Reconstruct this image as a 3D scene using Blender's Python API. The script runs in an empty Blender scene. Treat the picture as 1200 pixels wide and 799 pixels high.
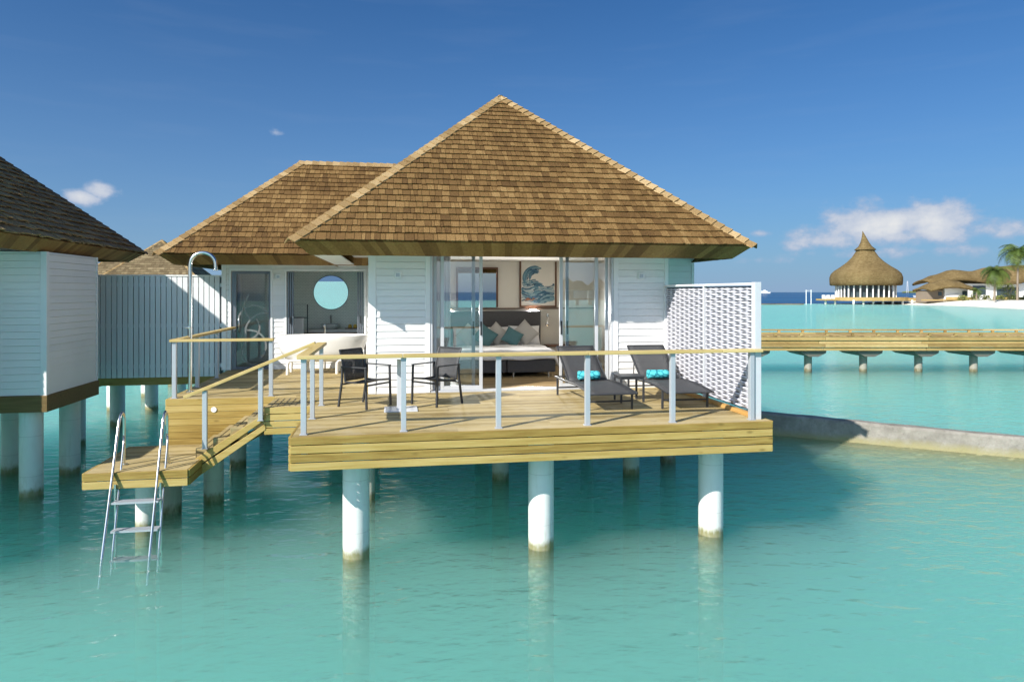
import bpy, bmesh, math, random
from mathutils import Vector, Matrix
random.seed(11)
rad = math.radians
sc = bpy.context.scene
COL = sc.collection
TH = rad(9.6)
CT, ST = math.cos(TH), math.sin(TH)

# ------------------------------------------------------------------ camera, sky, sun, exposure
cam = bpy.data.objects.new('camera', bpy.data.cameras.new('camera')); COL.objects.link(cam)
cam.location = (0, 0, 3.3)
cam.rotation_euler = (rad(90), 0, -TH)
cam.data.sensor_width = 36
cam.data.lens = 24
cam.data.shift_y = -57.2 / 1200
cam.data.clip_end = 30000
sc.camera = cam

SUN_DIR = Vector((-1.38, -1.0, 1.19)).normalized()
sun = bpy.data.lights.new('sun', 'SUN'); sun.energy = 4.6; sun.angle = rad(.5); sun.color = (1, .945, .86)
suno = bpy.data.objects.new('sun', sun); COL.objects.link(suno)
suno.rotation_euler = (-SUN_DIR).to_track_quat('-Z', 'Y').to_euler()
suno.location = SUN_DIR * 60

sc.view_settings.view_transform = 'Standard'
sc.view_settings.look = 'None'
sc.view_settings.exposure = 0.72
sc.view_settings.gamma = 1
sc.view_settings.use_curve_mapping = False
sc.cycles.use_denoising = True
sc.cycles.max_bounces = 20
sc.cycles.diffuse_bounces = 4
sc.cycles.volume_bounces = 12
sc.cycles.transparent_max_bounces = 24
sc.cycles.sample_clamp_indirect = 6
sc.cycles.caustics_reflective = False
sc.cycles.caustics_refractive = False

def make_world():
    w = bpy.data.worlds.new('World'); sc.world = w; w.use_nodes = True
    nt = w.node_tree; N = nt.nodes; L = nt.links
    bg = N['Background']; bg.inputs[1].default_value = .1
    sky = N.new('ShaderNodeTexSky'); sky.sky_type = 'NISHITA'; sky.sun_disc = False
    sky.sun_elevation = math.asin(SUN_DIR.z); sky.sun_rotation = math.atan2(SUN_DIR.x, SUN_DIR.y)
    sky.air_density = 1.0; sky.dust_density = 0.2; sky.ozone_density = 3.0
    tc = N.new('ShaderNodeTexCoord')
    sep = N.new('ShaderNodeSeparateXYZ'); L.new(tc.outputs['Generated'], sep.inputs[0])

    def m(op, a, b=None, c=None):
        n = N.new('ShaderNodeMath'); n.operation = op
        for i, q in enumerate((a, b, c)):
            if q is None: continue
            if isinstance(q, (int, float)): n.inputs[i].default_value = q
            else: L.new(q, n.inputs[i])
        return n.outputs[0]
    az = m('ARCTAN2', sep.outputs[0], sep.outputs[1])
    el = m('ARCSINE', sep.outputs[2])
    # the blue of the air near the horizon
    up = m('MAXIMUM', el, 0.0)
    hz = m('POWER', 2.71828, m('MULTIPLY', up, -5.4))
    mixh = N.new('ShaderNodeMix'); mixh.data_type = 'RGBA'
    L.new(m('MULTIPLY', hz, .92), mixh.inputs[0])
    hs = N.new('ShaderNodeHueSaturation'); hs.inputs['Saturation'].default_value = 1.12; hs.inputs['Value'].default_value = 1.0
    L.new(sky.outputs[0], hs.inputs['Color'])
    # deep blue away from the sun, paler and hazier round it
    away = N.new('ShaderNodeMapRange'); away.interpolation_type = 'SMOOTHSTEP'; away.inputs[1].default_value = -.05; away.inputs[2].default_value = .75
    dt = N.new('ShaderNodeVectorMath'); dt.operation = 'DOT_PRODUCT'; L.new(tc.outputs['Generated'], dt.inputs[0]); dt.inputs[1].default_value = tuple(Vector((SUN_DIR.x, SUN_DIR.y, .25)).normalized())
    L.new(dt.outputs['Value'], away.inputs[0])
    gain = N.new('ShaderNodeMix'); gain.data_type = 'RGBA'; L.new(away.outputs[0], gain.inputs[0]); gain.inputs[6].default_value = (.115, .38, .58, 1); gain.inputs[7].default_value = (1.95, 1.65, 1.38, 1)
    mul = N.new('ShaderNodeMix'); mul.data_type = 'RGBA'; mul.blend_type = 'MULTIPLY'; mul.inputs[0].default_value = 1
    L.new(hs.outputs[0], mul.inputs[6]); L.new(gain.outputs[2], mul.inputs[7])
    L.new(mul.outputs[2], mixh.inputs[6]); mixh.inputs[7].default_value = (1.74, 2.46, 3.7, 1)
    # clouds: soft heaps low over the sea, a small puff on the left
    comb = N.new('ShaderNodeCombineXYZ'); L.new(az, comb.inputs[0]); L.new(m('MULTIPLY', el, 1.35), comb.inputs[1])
    nz = N.new('ShaderNodeTexNoise'); nz.inputs['Scale'].default_value = 26; nz.inputs['Detail'].default_value = 7; nz.inputs['Roughness'].default_value = .58
    L.new(comb.outputs[0], nz.inputs['Vector'])
    nzw = N.new('ShaderNodeTexNoise'); nzw.inputs['Scale'].default_value = 9; nzw.inputs['Detail'].default_value = 5
    mp = N.new('ShaderNodeMapping'); mp.inputs['Scale'].default_value = (.55, 3.2, 1); L.new(comb.outputs[0], mp.inputs[0]); L.new(mp.outputs[0], nzw.inputs['Vector'])
    blobs = [(37.6, 5.0, 3.6, 1.6, 1.1), (41.2, 4.9, 3.0, 1.7, 1.05), (34.6, 4.2, 3.0, 1.1, .85), (45.2, 4.3, 2.4, .8, .75), (32.4, 3.6, 1.7, .55, .62),
             (47.5, 4.4, 1.6, .6, .5), (39.5, 2.9, 9.5, .7, .5), (49.5, 3.2, 3, .5, .4), (31, 2.5, 3.5, .45, .33),
             (-21.5, 7.2, 1.3, .7, 1.05), (-22.5, 6.75, 1.4, .6, 1.0), (-9.3, 12.4, 1.0, .35, .56), (29.6, 4.6, 1.1, .4, .45)]
    tot = None
    for a, e, ra, re, w_ in blobs:
        dx = m('MULTIPLY', m('SUBTRACT', az, rad(a)), 1 / rad(ra))
        dy = m('MULTIPLY', m('SUBTRACT', el, rad(e)), 1 / rad(re))
        g = m('MULTIPLY', m('POWER', 2.71828, m('MULTIPLY', m('ADD', m('MULTIPLY', dx, dx), m('MULTIPLY', dy, dy)), -1.0)), w_)
        tot = g if tot is None else m('MAXIMUM', tot, g)
    fld = m('ADD', tot, m('MULTIPLY', m('SUBTRACT', nz.outputs[0], .5), 1.5))
    mr = N.new('ShaderNodeMapRange'); mr.interpolation_type = 'SMOOTHSTEP'
    mr.inputs[1].default_value = .24; mr.inputs[2].default_value = .74; mr.inputs[4].default_value = .95
    L.new(fld, mr.inputs[0])
    gate = N.new('ShaderNodeMapRange'); gate.inputs[1].default_value = .03; gate.inputs[2].default_value = .3; L.new(tot, gate.inputs[0])
    dens = m('MULTIPLY', mr.outputs[0], gate.outputs[0])
    # thin veil of high haze
    veil = N.new('ShaderNodeMapRange'); veil.inputs[1].default_value = .52; veil.inputs[2].default_value = .8; veil.inputs[4].default_value = .05
    L.new(nzw.outputs[0], veil.inputs[0])
    dens2 = m('MAXIMUM', dens, veil.outputs[0])
    ccol = N.new('ShaderNodeMix'); ccol.data_type = 'RGBA'
    sh = N.new('ShaderNodeMapRange'); sh.inputs[1].default_value = .5; sh.inputs[2].default_value = 1.25; L.new(fld, sh.inputs[0])
    L.new(sh.outputs[0], ccol.inputs[0]); ccol.inputs[6].default_value = (2.6, 3.1, 4.1, 1); ccol.inputs[7].default_value = (5.0, 5.0, 5.0, 1)
    mixc = N.new('ShaderNodeMix'); mixc.data_type = 'RGBA'
    L.new(dens2, mixc.inputs[0]); L.new(mixh.outputs[2], mixc.inputs[6]); L.new(ccol.outputs[2], mixc.inputs[7])
    L.new(mixc.outputs[2], bg.inputs[0])
make_world()

# ------------------------------------------------------------------ helpers
def P(X, Y, z=0.0):
    """a point X metres right of and Y metres ahead of the viewpoint"""
    return Vector((X * CT + Y * ST, -X * ST + Y * CT, z))

class MB:
    def __init__(s): s.v = []; s.f = []; s.t = []; s.sm = []
    def add(s, vs, fs, t=.5, smooth=False):
        o = len(s.v); s.v += [tuple(q) for q in vs]
        for f in fs: s.f.append([i + o for i in f]); s.t.append(t); s.sm.append(smooth)
    def box(s, x0, x1, y0, y1, z0, z1, t=.5):
        s.hexa([(x0, y0, z0), (x1, y0, z0), (x1, y1, z0), (x0, y1, z0), (x0, y0, z1), (x1, y0, z1), (x1, y1, z1), (x0, y1, z1)], t)
    def hexa(s, c, t=.5):
        s.add(c, [(0, 3, 2, 1), (4, 5, 6, 7), (0, 1, 5, 4), (1, 2, 6, 5), (2, 3, 7, 6), (3, 0, 4, 7)], t)
    def bar(s, a, b, w, h, up=(0, 0, 1), t=.5):
        a = Vector(a); b = Vector(b); d = (b - a).normalized(); up = Vector(up)
        r = d.cross(up).normalized() * w / 2; u = r.cross(d).normalized() * h / 2
        s.hexa([a - r - u, a + r - u, b + r - u, b - r - u, a - r + u, a + r + u, b + r + u, b - r + u], t)
    def tube(s, pts, r, seg=10, t=.5, closed=False):
        pts = [Vector(p) for p in pts]; n = len(pts); rs = r if isinstance(r, (list, tuple)) else [r] * n
        ring = []; prev = None
        for i, p in enumerate(pts):
            if closed: d = pts[(i + 1) % n] - pts[i - 1]
            else: d = pts[min(i + 1, n - 1)] - pts[max(i - 1, 0)]
            d.normalize()
            if prev is None:
                a = Vector((0, 0, 1)) if abs(d.z) < .9 else Vector((1, 0, 0))
                u = d.cross(a).normalized()
            else:
                u = (prev - d * prev.dot(d)).normalized()
            prev = u; w = d.cross(u)
            ring.append([p + (u * math.cos(2 * math.pi * k / seg) + w * math.sin(2 * math.pi * k / seg)) * rs[i] for k in range(seg)])
        vs = [q for R in ring for q in R]; fs = []
        for i in range(n if closed else n - 1):
            j = (i + 1) % n
            for k in range(seg):
                fs.append((i * seg + k, i * seg + (k + 1) % seg, j * seg + (k + 1) % seg, j * seg + k))
        s.add(vs, fs, t, True)
        if not closed:
            s.add(ring[0], [tuple(range(seg))[::-1]], t); s.add(ring[-1], [tuple(range(seg))], t)
    def lathe(s, prof, c=(0, 0, 0), seg=24, t=.5, sx=1, sy=1, smooth=True):
        vs = []; fs = []
        for r, z in prof:
            for k in range(seg):
                a = 2 * math.pi * k / seg
                vs.append((c[0] + r * sx * math.cos(a), c[1] + r * sy * math.sin(a), c[2] + z))
        for i in range(len(prof) - 1):
            for k in range(seg):
                fs.append((i * seg + k, i * seg + (k + 1) % seg, (i + 1) * seg + (k + 1) % seg, (i + 1) * seg + k))
        s.add(vs, fs, t, smooth)
    def cyl(s, c, r, z0, z1, seg=24, t=.5):
        s.tube([(c[0], c[1], z0), (c[0], c[1], z1)], r, seg, t)
    def grid(s, fn, nu, nv, t=.5, smooth=True):
        vs = [fn(i / nu, j / nv) for j in range(nv + 1) for i in range(nu + 1)]
        fs = [(j * (nu + 1) + i, j * (nu + 1) + i + 1, (j + 1) * (nu + 1) + i + 1, (j + 1) * (nu + 1) + i) for j in range(nv) for i in range(nu)]
        s.add(vs, fs, t, smooth)
    def build(s, name, mat, parent=None, bevel=0, solid=0, origin=None):
        o0 = Vector(origin) if origin is not None else Vector(parent['_o']) if parent is not None and '_o' in parent else Vector((0, 0, 0))
        me = bpy.data.meshes.new(name)
        me.from_pydata([(v[0] - o0.x, v[1] - o0.y, v[2] - o0.z) for v in s.v], [], s.f)
        at = me.attributes.new('tint', 'FLOAT', 'FACE'); at.data.foreach_set('value', s.t)
        me.polygons.foreach_set('use_smooth', s.sm)
        me.materials.append(mat); me.validate(); me.update()
        o = bpy.data.objects.new(name, me); COL.objects.link(o)
        if parent is not None:
            o.parent = parent
            if '_o' in parent: o['_o'] = parent['_o']
        if solid:
            m = o.modifiers.new('thick', 'SOLIDIFY'); m.thickness = solid; m.offset = 0
        if bevel:
            m = o.modifiers.new('bevel', 'BEVEL'); m.width = bevel; m.segments = 2; m.limit_method = 'ANGLE'
        if origin is not None: o.location = o0
        return o

def thing(name, label, cat, loc=(0, 0, 0), group=None):
    o = bpy.data.objects.new(name, None); COL.objects.link(o); o.empty_display_size = .3
    o.location = loc; o['_o'] = list(loc)
    o['label'] = label; o['category'] = cat
    if group: o['group'] = group
    return o
def tag(o, label, cat, group=None):
    o['label'] = label; o['category'] = cat
    if group: o['group'] = group
    return o
def copy_thing(src, loc, rz=0, label=None, scale=None):
    r = src.copy(); COL.objects.link(r); r.location = loc; r.rotation_euler = (0, 0, rz)
    if scale: r.scale = (scale, scale, scale)
    if label: r['label'] = label
    for ch in list(src.children):
        c = ch.copy(); COL.objects.link(c); c.parent = r
        for g in list(ch.children):
            d = g.copy(); COL.objects.link(d); d.parent = c
    return r
def struct(name, mb, mat, kind='structure'):
    o = mb.build(name, mat); o['kind'] = kind; return o

# ------------------------------------------------------------------ materials
class NT:
    def __init__(s, name):
        s.m = bpy.data.materials.new(name); s.m.use_nodes = True
        s.N = s.m.node_tree.nodes; s.L = s.m.node_tree.links
        s.b = s.N['Principled BSDF']; s.out = s.N['Material Output']
    def n(s, t, **k):
        x = s.N.new('ShaderNode' + t)
        for a, b in k.items(): setattr(x, a, b)
        return x
    def math(s, op, a, b=None):
        x = s.n('Math', operation=op)
        for i, q in enumerate((a, b)):
            if q is None: continue
            if isinstance(q, (int, float)): x.inputs[i].default_value = q
            else: s.L.new(q, x.inputs[i])
        return x.outputs[0]
    def coords(s, scale=(1, 1, 1)):
        tc = s.n('TexCoord'); mp = s.n('Mapping'); mp.inputs['Scale'].default_value = scale
        s.L.new(tc.outputs['Object'], mp.inputs[0]); return mp.outputs[0]
    def noise(s, vec, scale, detail=4, rough=.5):
        x = s.n('TexNoise'); x.inputs['Scale'].default_value = scale; x.inputs['Detail'].default_value = detail; x.inputs['Roughness'].default_value = rough
        s.L.new(vec, x.inputs['Vector']); return x.outputs['Fac']
    def rng(s, v, a, b, c=0, d=1):
        x = s.n('MapRange'); s.L.new(v, x.inputs[0])
        for i, q in enumerate((a, b, c, d)): x.inputs[i + 1].default_value = q
        return x.outputs[0]
    def ramp(s, fac, stops):
        x = s.n('ValToRGB'); e = x.color_ramp.elements
        while len(e) < len(stops): e.new(.5)
        for q, (p, c) in zip(e, stops): q.position = p; q.color = (*c, 1)
        s.L.new(fac, x.inputs[0]); return x.outputs[0]
    def mix(s, fac, a, b, mode='MIX'):
        x = s.n('Mix', data_type='RGBA', blend_type=mode)
        for i, q in ((0, fac), (6, a), (7, b)):
            if isinstance(q, (int, float)): x.inputs[i].default_value = q
            elif isinstance(q, tuple): x.inputs[i].default_value = (*q, 1)
            else: s.L.new(q, x.inputs[i])
        return x.outputs[2]
    def tint(s):
        x = s.n('Attribute', attribute_name='tint'); return x.outputs['Fac']
    def bump(s, h, strength=.3, dist=.01):
        x = s.n('Bump'); x.inputs['Strength'].default_value = strength; x.inputs['Distance'].default_value = dist
        s.L.new(h, x.inputs['Height']); s.L.new(x.outputs[0], s.b.inputs['Normal'])
    def col(s, c): s.L.new(c, s.b.inputs['Base Color'])
    def set(s, rough=.6, metal=0, spec=.5):
        s.b.inputs['Roughness'].default_value = rough; s.b.inputs['Metallic'].default_value = metal; s.b.inputs['Specular IOR Level'].default_value = spec

def plain(name, c, rough=.6, metal=0, var=.12, scale=6, spec=.5, bump=0, stretch=(1, 1, 1)):
    k = NT(name); k.set(rough, metal, spec)
    nz = k.noise(k.coords(stretch), scale, 5, .6)
    t = k.tint()
    f = k.math('ADD', k.math('MULTIPLY', nz, .7), k.math('MULTIPLY', t, .3))
    k.col(k.ramp(f, [(.2, tuple(x * (1 - var) for x in c)), (.75, tuple(min(1, x * (1 + var)) for x in c))]))
    if bump: k.bump(nz, bump, .01)
    return k.m

def wood(name, stops, axis, rough=.7, grain=.5, knots=True, wear=None):
    """boards running along one axis; each board has its own tint"""
    k = NT(name); k.set(rough, 0, .3)
    st = [22, 22, 22]; st[axis] = 1.1
    t = k.tint()
    off = k.n('CombineXYZ')
    for i in range(3): k.L.new(k.math('MULTIPLY', t, 37.0 + 11 * i), off.inputs[i])
    add = k.n('VectorMath', operation='ADD'); k.L.new(k.coords(tuple(st)), add.inputs[0]); k.L.new(off.outputs[0], add.inputs[1])
    g = k.noise(add.outputs[0], 1.6, 6, .65)
    f = k.math('ADD', k.math('MULTIPLY', t, 1 - grain), k.math('MULTIPLY', k.rng(g, .25, .75), grain))
    big = k.noise(k.coords((1, 1, 1)), .9, 3)
    f = k.math('ADD', f, k.math('MULTIPLY', k.math('SUBTRACT', big, .5), .45))
    c = k.ramp(f, stops)
    if knots:
        st2 = [7, 7, 7]; st2[axis] = 2.6
        kn = k.n('TexVoronoi'); kn.inputs['Scale'].default_value = 1.0
        add2 = k.n('VectorMath', operation='ADD'); k.L.new(k.coords(tuple(st2)), add2.inputs[0]); k.L.new(off.outputs[0], add2.inputs[1])
        k.L.new(add2.outputs[0], kn.inputs['Vector'])
        c = k.mix(k.rng(kn.outputs['Distance'], .05, .16, .55, 0), c, tuple(x * .45 for x in stops[0][1]))
    if wear:
        wn = k.noise(k.coords((1.3, 1.3, 1.3)), 1.7, 5, .65)
        c = k.mix(k.rng(wn, .5, .72, 0, .75), c, wear)
        dn = k.noise(k.coords((.9, 2.2, 1)), 2.6, 6, .7); c = k.mix(k.rng(dn, .56, .78, 0, .5), c, (.16, .125, .07))
    k.col(c); k.bump(g, .25, .004)
    return k.m

def glassmat(name, base_refl=.06, tint=(.93, .97, .96), ior=1.5, power=1.0):
    k = NT(name); k.N.remove(k.b)
    tr = k.n('BsdfTransparent'); tr.inputs[0].default_value = (*tint, 1)
    gl = k.n('BsdfGlossy'); gl.inputs['Roughness'].default_value = .0; gl.inputs[0].default_value = (.95, .97, 1, 1)
    fr = k.n('Fresnel'); fr.inputs[0].default_value = ior
    f = k.math('MINIMUM', k.math('ADD', k.math('MULTIPLY', fr.outputs[0], power), base_refl), 1.0)
    mx = k.n('MixShader'); k.L.new(f, mx.inputs[0]); k.L.new(tr.outputs[0], mx.inputs[1]); k.L.new(gl.outputs[0], mx.inputs[2])
    k.L.new(mx.outputs[0], k.out.inputs[0]); return k.m

M = {}
M['shingle'] = None
def shingle_mat(name, stops):
    k = NT(name); k.set(.8, 0, .2)
    t = k.tint()
    off = k.n('CombineXYZ'); k.L.new(k.math('MULTIPLY', t, 91.0), off.inputs[0])
    add = k.n('VectorMath', operation='ADD'); k.L.new(k.coords((75, 75, 4)), add.inputs[0]); k.L.new(off.outputs[0], add.inputs[1])
    g = k.noise(add.outputs[0], 1.0, 4, .6)
    big = k.noise(k.coords((1, 1, 1)), .7, 4)
    f = k.math('ADD', k.math('MULTIPLY', t, .50), k.math('MULTIPLY', k.rng(g, .28, .72), .50))
    f = k.math('ADD', f, k.math('MULTIPLY', k.math('SUBTRACT', big, .5), .35))
    k.col(k.ramp(f, stops)); k.bump(g, .3, .004); return k.m
M['shingle'] = shingle_mat('cedar_shingle', [(.10, (.036, .019, .0065)), (.36, (.094, .051, .0165)), (.62, (.178, .104, .036)), (.95, (.36, .24, .103))])
M['shingle_old'] = shingle_mat('weathered_shingle', [(.1, (.09, .058, .030)), (.4, (.20, .138, .072)), (.7, (.36, .25, .115)), (.95, (.55, .42, .22))])
M['shingle_pale'] = shingle_mat('pale_shingle', [(.1, (.05, .035, .018)), (.45, (.13, .095, .05)), (.75, (.26, .2, .11)), (.95, (.5, .42, .28))])
M['cap'] = shingle_mat('ridge_cap_cedar', [(.1, (.16, .10, .04)), (.5, (.30, .20, .09)), (.9, (.50, .37, .2))])
M['cap_old'] = shingle_mat('ridge_cap_weathered', [(.1, (.05, .035, .022)), (.5, (.12, .085, .055)), (.9, (.2, .15, .1))])
M['fascia'] = wood('eave_board', [(.1, (.115, .06, .018)), (.5, (.215, .122, .036)), (.9, (.34, .21, .07))], 2, .75, .45, knots=False)
M['deck'] = wood('deck_plank', [(.15, (.20, .145, .055)), (.5, (.345, .265, .115)), (.85, (.47, .375, .19))], 0, .72, .5, wear=(.41, .345, .215))
M['deckface'] = wood('treated_board', [(.15, (.21, .135, .028)), (.5, (.36, .255, .072)), (.85, (.48, .365, .14))], 0, .7, .5)
M['deckface_y'] = wood('treated_board_side', [(.15, (.21, .135, .028)), (.5, (.36, .255, .072)), (.85, (.48, .365, .14))], 1, .7, .5)
M['railwood'] = wood('rail_wood', [(.15, (.33, .235, .08)), (.5, (.47, .355, .14)), (.85, (.58, .46, .22))], 0, .6, .5)
M['railwood_y'] = wood('rail_wood_side', [(.15, (.33, .235, .08)), (.5, (.47, .355, .14)), (.85, (.58, .46, .22))], 1, .6, .5)
M['jettywood'] = wood('jetty_wood', [(.15, (.24, .155, .055)), (.5, (.38, .265, .1)), (.85, (.52, .39, .18))], 0, .75, .4)
M['darkboard'] = wood('brown_board', [(.15, (.10, .062, .02)), (.5, (.17, .11, .042)), (.85, (.24, .165, .07))], 0, .7, .5)
M['siding'] = plain('white_siding', (.80, .80, .79), .5, 0, .035, 3, .4)
M['trim'] = plain('white_trim', (.80, .81, .81), .45, 0, .03, 4, .4)
M['fenceboard'] = plain('pale_fence_paint', (.72, .75, .77), .5, 0, .06, 2.5, .4, stretch=(6, 6, .6))
M['screen'] = plain('white_wicker', (.49, .495, .55), .5, 0, .05, 9, .4)
M['screencore'] = plain('grey_wicker_core', (.10, .11, .14), .7, 0, .1, 9)
M['alu'] = plain('powder_coated_aluminium', (.41, .44, .48), .38, .25, .05, 5)
M['alu_white'] = plain('white_aluminium', (.55, .57, .60), .35, .1, .04, 5)
M['alu_dark'] = plain('grey_aluminium', (.15, .17, .20), .4, .3, .1, 6)
M['steel'] = plain('stainless_steel', (.68, .68, .66), .2, 1, .08, 12)
M['chrome'] = plain('chrome', (.8, .8, .8), .08, 1, .02, 3)
M['charcoal'] = plain('charcoal_aluminium', (.045, .047, .052), .42, .2, .15, 8)
M['inner'] = plain('cream_plaster', (.80, .765, .70), .8, 0, .04, 2)
M['innerpanel'] = plain('pale_wall_panel', (.60, .565, .50), .6, 0, .05, 2)
M['roomfloor'] = wood('parquet', [(.15, (.28, .19, .09)), (.5, (.40, .285, .145)), (.85, (.50, .37, .2))], 0, .35, .5, knots=False)
M['linen'] = plain('white_linen', (.80, .79, .80), .9, 0, .03, 6, .2, bump=.15)
M['towel'] = plain('white_towel', (.8, .8, .79), .95, 0, .04, 40, .1, bump=.4)
M['grey_fabric'] = plain('grey_upholstery', (.095, .093, .098), .9, 0, .15, 30, .2, bump=.2)
M['teal_fabric'] = plain('teal_cushion_fabric', (.09, .19, .21), .9, 0, .12, 30, .2, bump=.2)
M['beige_fabric'] = plain('beige_cushion_fabric', (.46, .44, .415), .9, 0, .08, 30, .2, bump=.2)
M['dark_wood'] = plain('dark_timber', (.12, .05, .022), .5, 0, .25, 6, stretch=(1, 1, .2))
M['porcelain'] = plain('white_porcelain', (.80, .79, .76), .22, 0, .02, 3)
M['black'] = plain('black_plastic', (.02, .02, .022), .4, 0, .1, 4)
M['yellow'] = plain('yellow_soap', (.65, .38, .05), .5, 0, .1, 10)
M['counter'] = plain('grey_stone_counter', (.55, .53, .49), .4, 0, .1, 8)
M['sand_stone'] = plain('stone', (.16, .15, .13), .8, 0, .2, 5)
M['white_paint'] = plain('white_paint', (.78, .78, .77), .5, 0, .04, 5)
M['mast'] = plain('galvanised_mast', (.55, .57, .6), .5, .2, .1, 5)
M['glass'] = glassmat('clear_glass', .02, (.97, .98, .98), 1.5, 1.0)
M['door_glass'] = glassmat('sliding_door_glass', .045, (.955, .975, .98), 1.5, 1.15)
M['frosted'] = glassmat('etched_door_glass', .015, (.90, .92, .91), 1.45, .8)

def mirror_mat():
    k = NT('mirror_silver'); k.set(.0, 1, .5); k.b.inputs['Base Color'].default_value = (.88, .92, .92, 1); return k.m
M['mirror'] = mirror_mat()
def mirror2():
    k = NT('smoked_mirror'); k.set(.02, 1, .5); k.b.inputs['Base Color'].default_value = (.42, .46, .45, 1); return k.m
M['mirror_dim'] = mirror2()

def pile_mat(name, base, weed):
    k = NT(name); k.set(.55, 0, .4)
    geo = k.n('NewGeometry'); sep = k.n('SeparateXYZ'); k.L.new(geo.outputs['Position'], sep.inputs[0])
    v = k.coords((1, 1, .35))
    n1 = k.noise(v, 5, 5, .6); n2 = k.noise(k.coords((9, 9, 1)), 2.0, 4)
    c = k.ramp(n1, [(.25, tuple(x * .9 for x in base)), (.7, base)])
    c = k.mix(k.rng(n2, .58, .8, 0, .35), c, (.42, .40, .33))
    z = k.math('ADD', sep.outputs[2], k.math('MULTIPLY', k.math('SUBTRACT', n1, .5), .12))
    n4 = k.noise(k.coords((3, 3, 1)), 6, 5, .7)
    z = k.math('ADD', z, k.math('MULTIPLY', k.math('SUBTRACT', n4, .5), .16))
    c = k.mix(k.rng(z, .06, .14, .92, 0), c, weed)
    c = k.mix(k.rng(z, -.38, -.06, .9, 0), c, (.22, .30, .23))
    c = k.mix(k.math('MULTIPLY', k.rng(z, .1, .42, .5, 0), k.rng(n4, .4, .65, 0, 1)), c, (.38, .36, .28))
    # casting seams
    zz = k.math('FRACT', k.math('MULTIPLY', sep.outputs[2], 1.55))
    c = k.mix(k.rng(k.math('ABSOLUTE', k.math('SUBTRACT', zz, .5)), .0, .012, .4, 0), c, (.3, .3, .28))
    k.col(c); return k.m
M['pile'] = pile_mat('painted_concrete_pile', (.78, .78, .76), (.19, .175, .05))
M['pile_mossy'] = pile_mat('mossy_concrete_pile', (.50, .50, .44), (.13, .13, .035))
M['pile_grey'] = pile_mat('grey_concrete_pile', (.30, .28, .24), (.10, .085, .03))

def concrete_mat():
    k = NT('rough_concrete'); k.set(.85, 0, .2)
    geo = k.n('NewGeometry'); sep = k.n('SeparateXYZ'); k.L.new(geo.outputs['Position'], sep.inputs[0])
    n1 = k.noise(k.coords(), 1.6, 8, .7); n2 = k.noise(k.coords((1, 1, 1)), 14, 5, .7); n3 = k.noise(k.coords((2.2, 2.2, .25)), 3, 4)
    c = k.ramp(n1, [(.3, (.12, .11, .095)), (.55, (.26, .245, .215)), (.75, (.38, .355, .315))])
    c = k.mix(k.rng(n2, .56, .75, 0, .6), c, (.1, .092, .078))
    c = k.mix(k.rng(n3, .5, .8, 0, .5), c, (.18, .165, .13))
    z = k.math('ADD', sep.outputs[2], k.math('MULTIPLY', k.math('SUBTRACT', n1, .5), .3))
    c = k.mix(k.rng(z, .04, .2, .8, 0), c, (.30, .27, .13))
    k.col(c); k.bump(n2, .6, .02); return k.m
M['concrete'] = concrete_mat()

def tile_mat():
    k = NT('small_wall_tiles'); k.set(.3, 0, .5)
    br = k.n('TexBrick'); br.inputs['Scale'].default_value = 7
    br.inputs['Color1'].default_value = (.78, .79, .72, 1); br.inputs['Color2'].default_value = (.85, .85, .78, 1); br.inputs['Mortar'].default_value = (.60, .60, .54, 1)
    br.inputs['Mortar Size'].default_value = .03
    tc = k.n('TexCoord'); sp = k.n('SeparateXYZ'); cb = k.n('CombineXYZ'); k.L.new(tc.outputs['Object'], sp.inputs[0])
    k.L.new(sp.outputs[0], cb.inputs[0]); k.L.new(sp.outputs[2], cb.inputs[1]); k.L.new(cb.outputs[0], br.inputs['Vector'])
    k.col(br.outputs[0]); return k.m
M['tile'] = tile_mat()

def thatch_mat(name, a, b, c_):
    k = NT(name); k.set(.95, 0, .1)
    n1 = k.noise(k.coords((1.2, 1.2, 4)), 1.2, 8, .75); n2 = k.noise(k.coords(), .25, 3)
    f = k.math('ADD', k.math('MULTIPLY', n1, .75), k.math('MULTIPLY', n2, .3))
    k.col(k.ramp(f, [(.3, a), (.52, b), (.75, c_)])); k.bump(n1, 1.0, .25); return k.m
M['thatch'] = thatch_mat('palm_thatch', (.062, .042, .016), (.16, .113, .05), (.30, .228, .11))

def leaf_mat(name, a, b):
    k = NT(name); k.set(.55, 0, .3)
    n1 = k.noise(k.coords(), 2, 3); t = k.tint()
    f = k.math('ADD', k.math('MULTIPLY', n1, .4), k.math('MULTIPLY', t, .6))
    k.col(k.ramp(f, [(.15, a), (.85, b)])); return k.m
M['palm'] = leaf_mat('palm_leaf', (.022, .055, .012), (.14, .19, .035))
M['shrub'] = leaf_mat('shrub_leaf', (.05, .08, .02), (.24, .25, .07))
M['trunk'] = plain('palm_bark', (.22, .18, .14), .9, 0, .3, 6, .2, stretch=(1, 1, 4))

def sand_mat():
    k = NT('coral_sand'); k.set(.95, 0, .1)
    n1 = k.noise(k.coords(), .12, 6, .6)
    n2 = k.noise(k.coords((1, 1, 1)), .55, 6, .7)
    c = k.ramp(n1, [(.3, (.74, .70, .59)), (.7, (.86, .82, .71))])
    c = k.mix(k.rng(n2, .6, .85, 0, .4), c, (.40, .40, .30))
    k.col(c); k.bump(n1, .3, .3); return k.m
M['sand'] = sand_mat()

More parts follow.
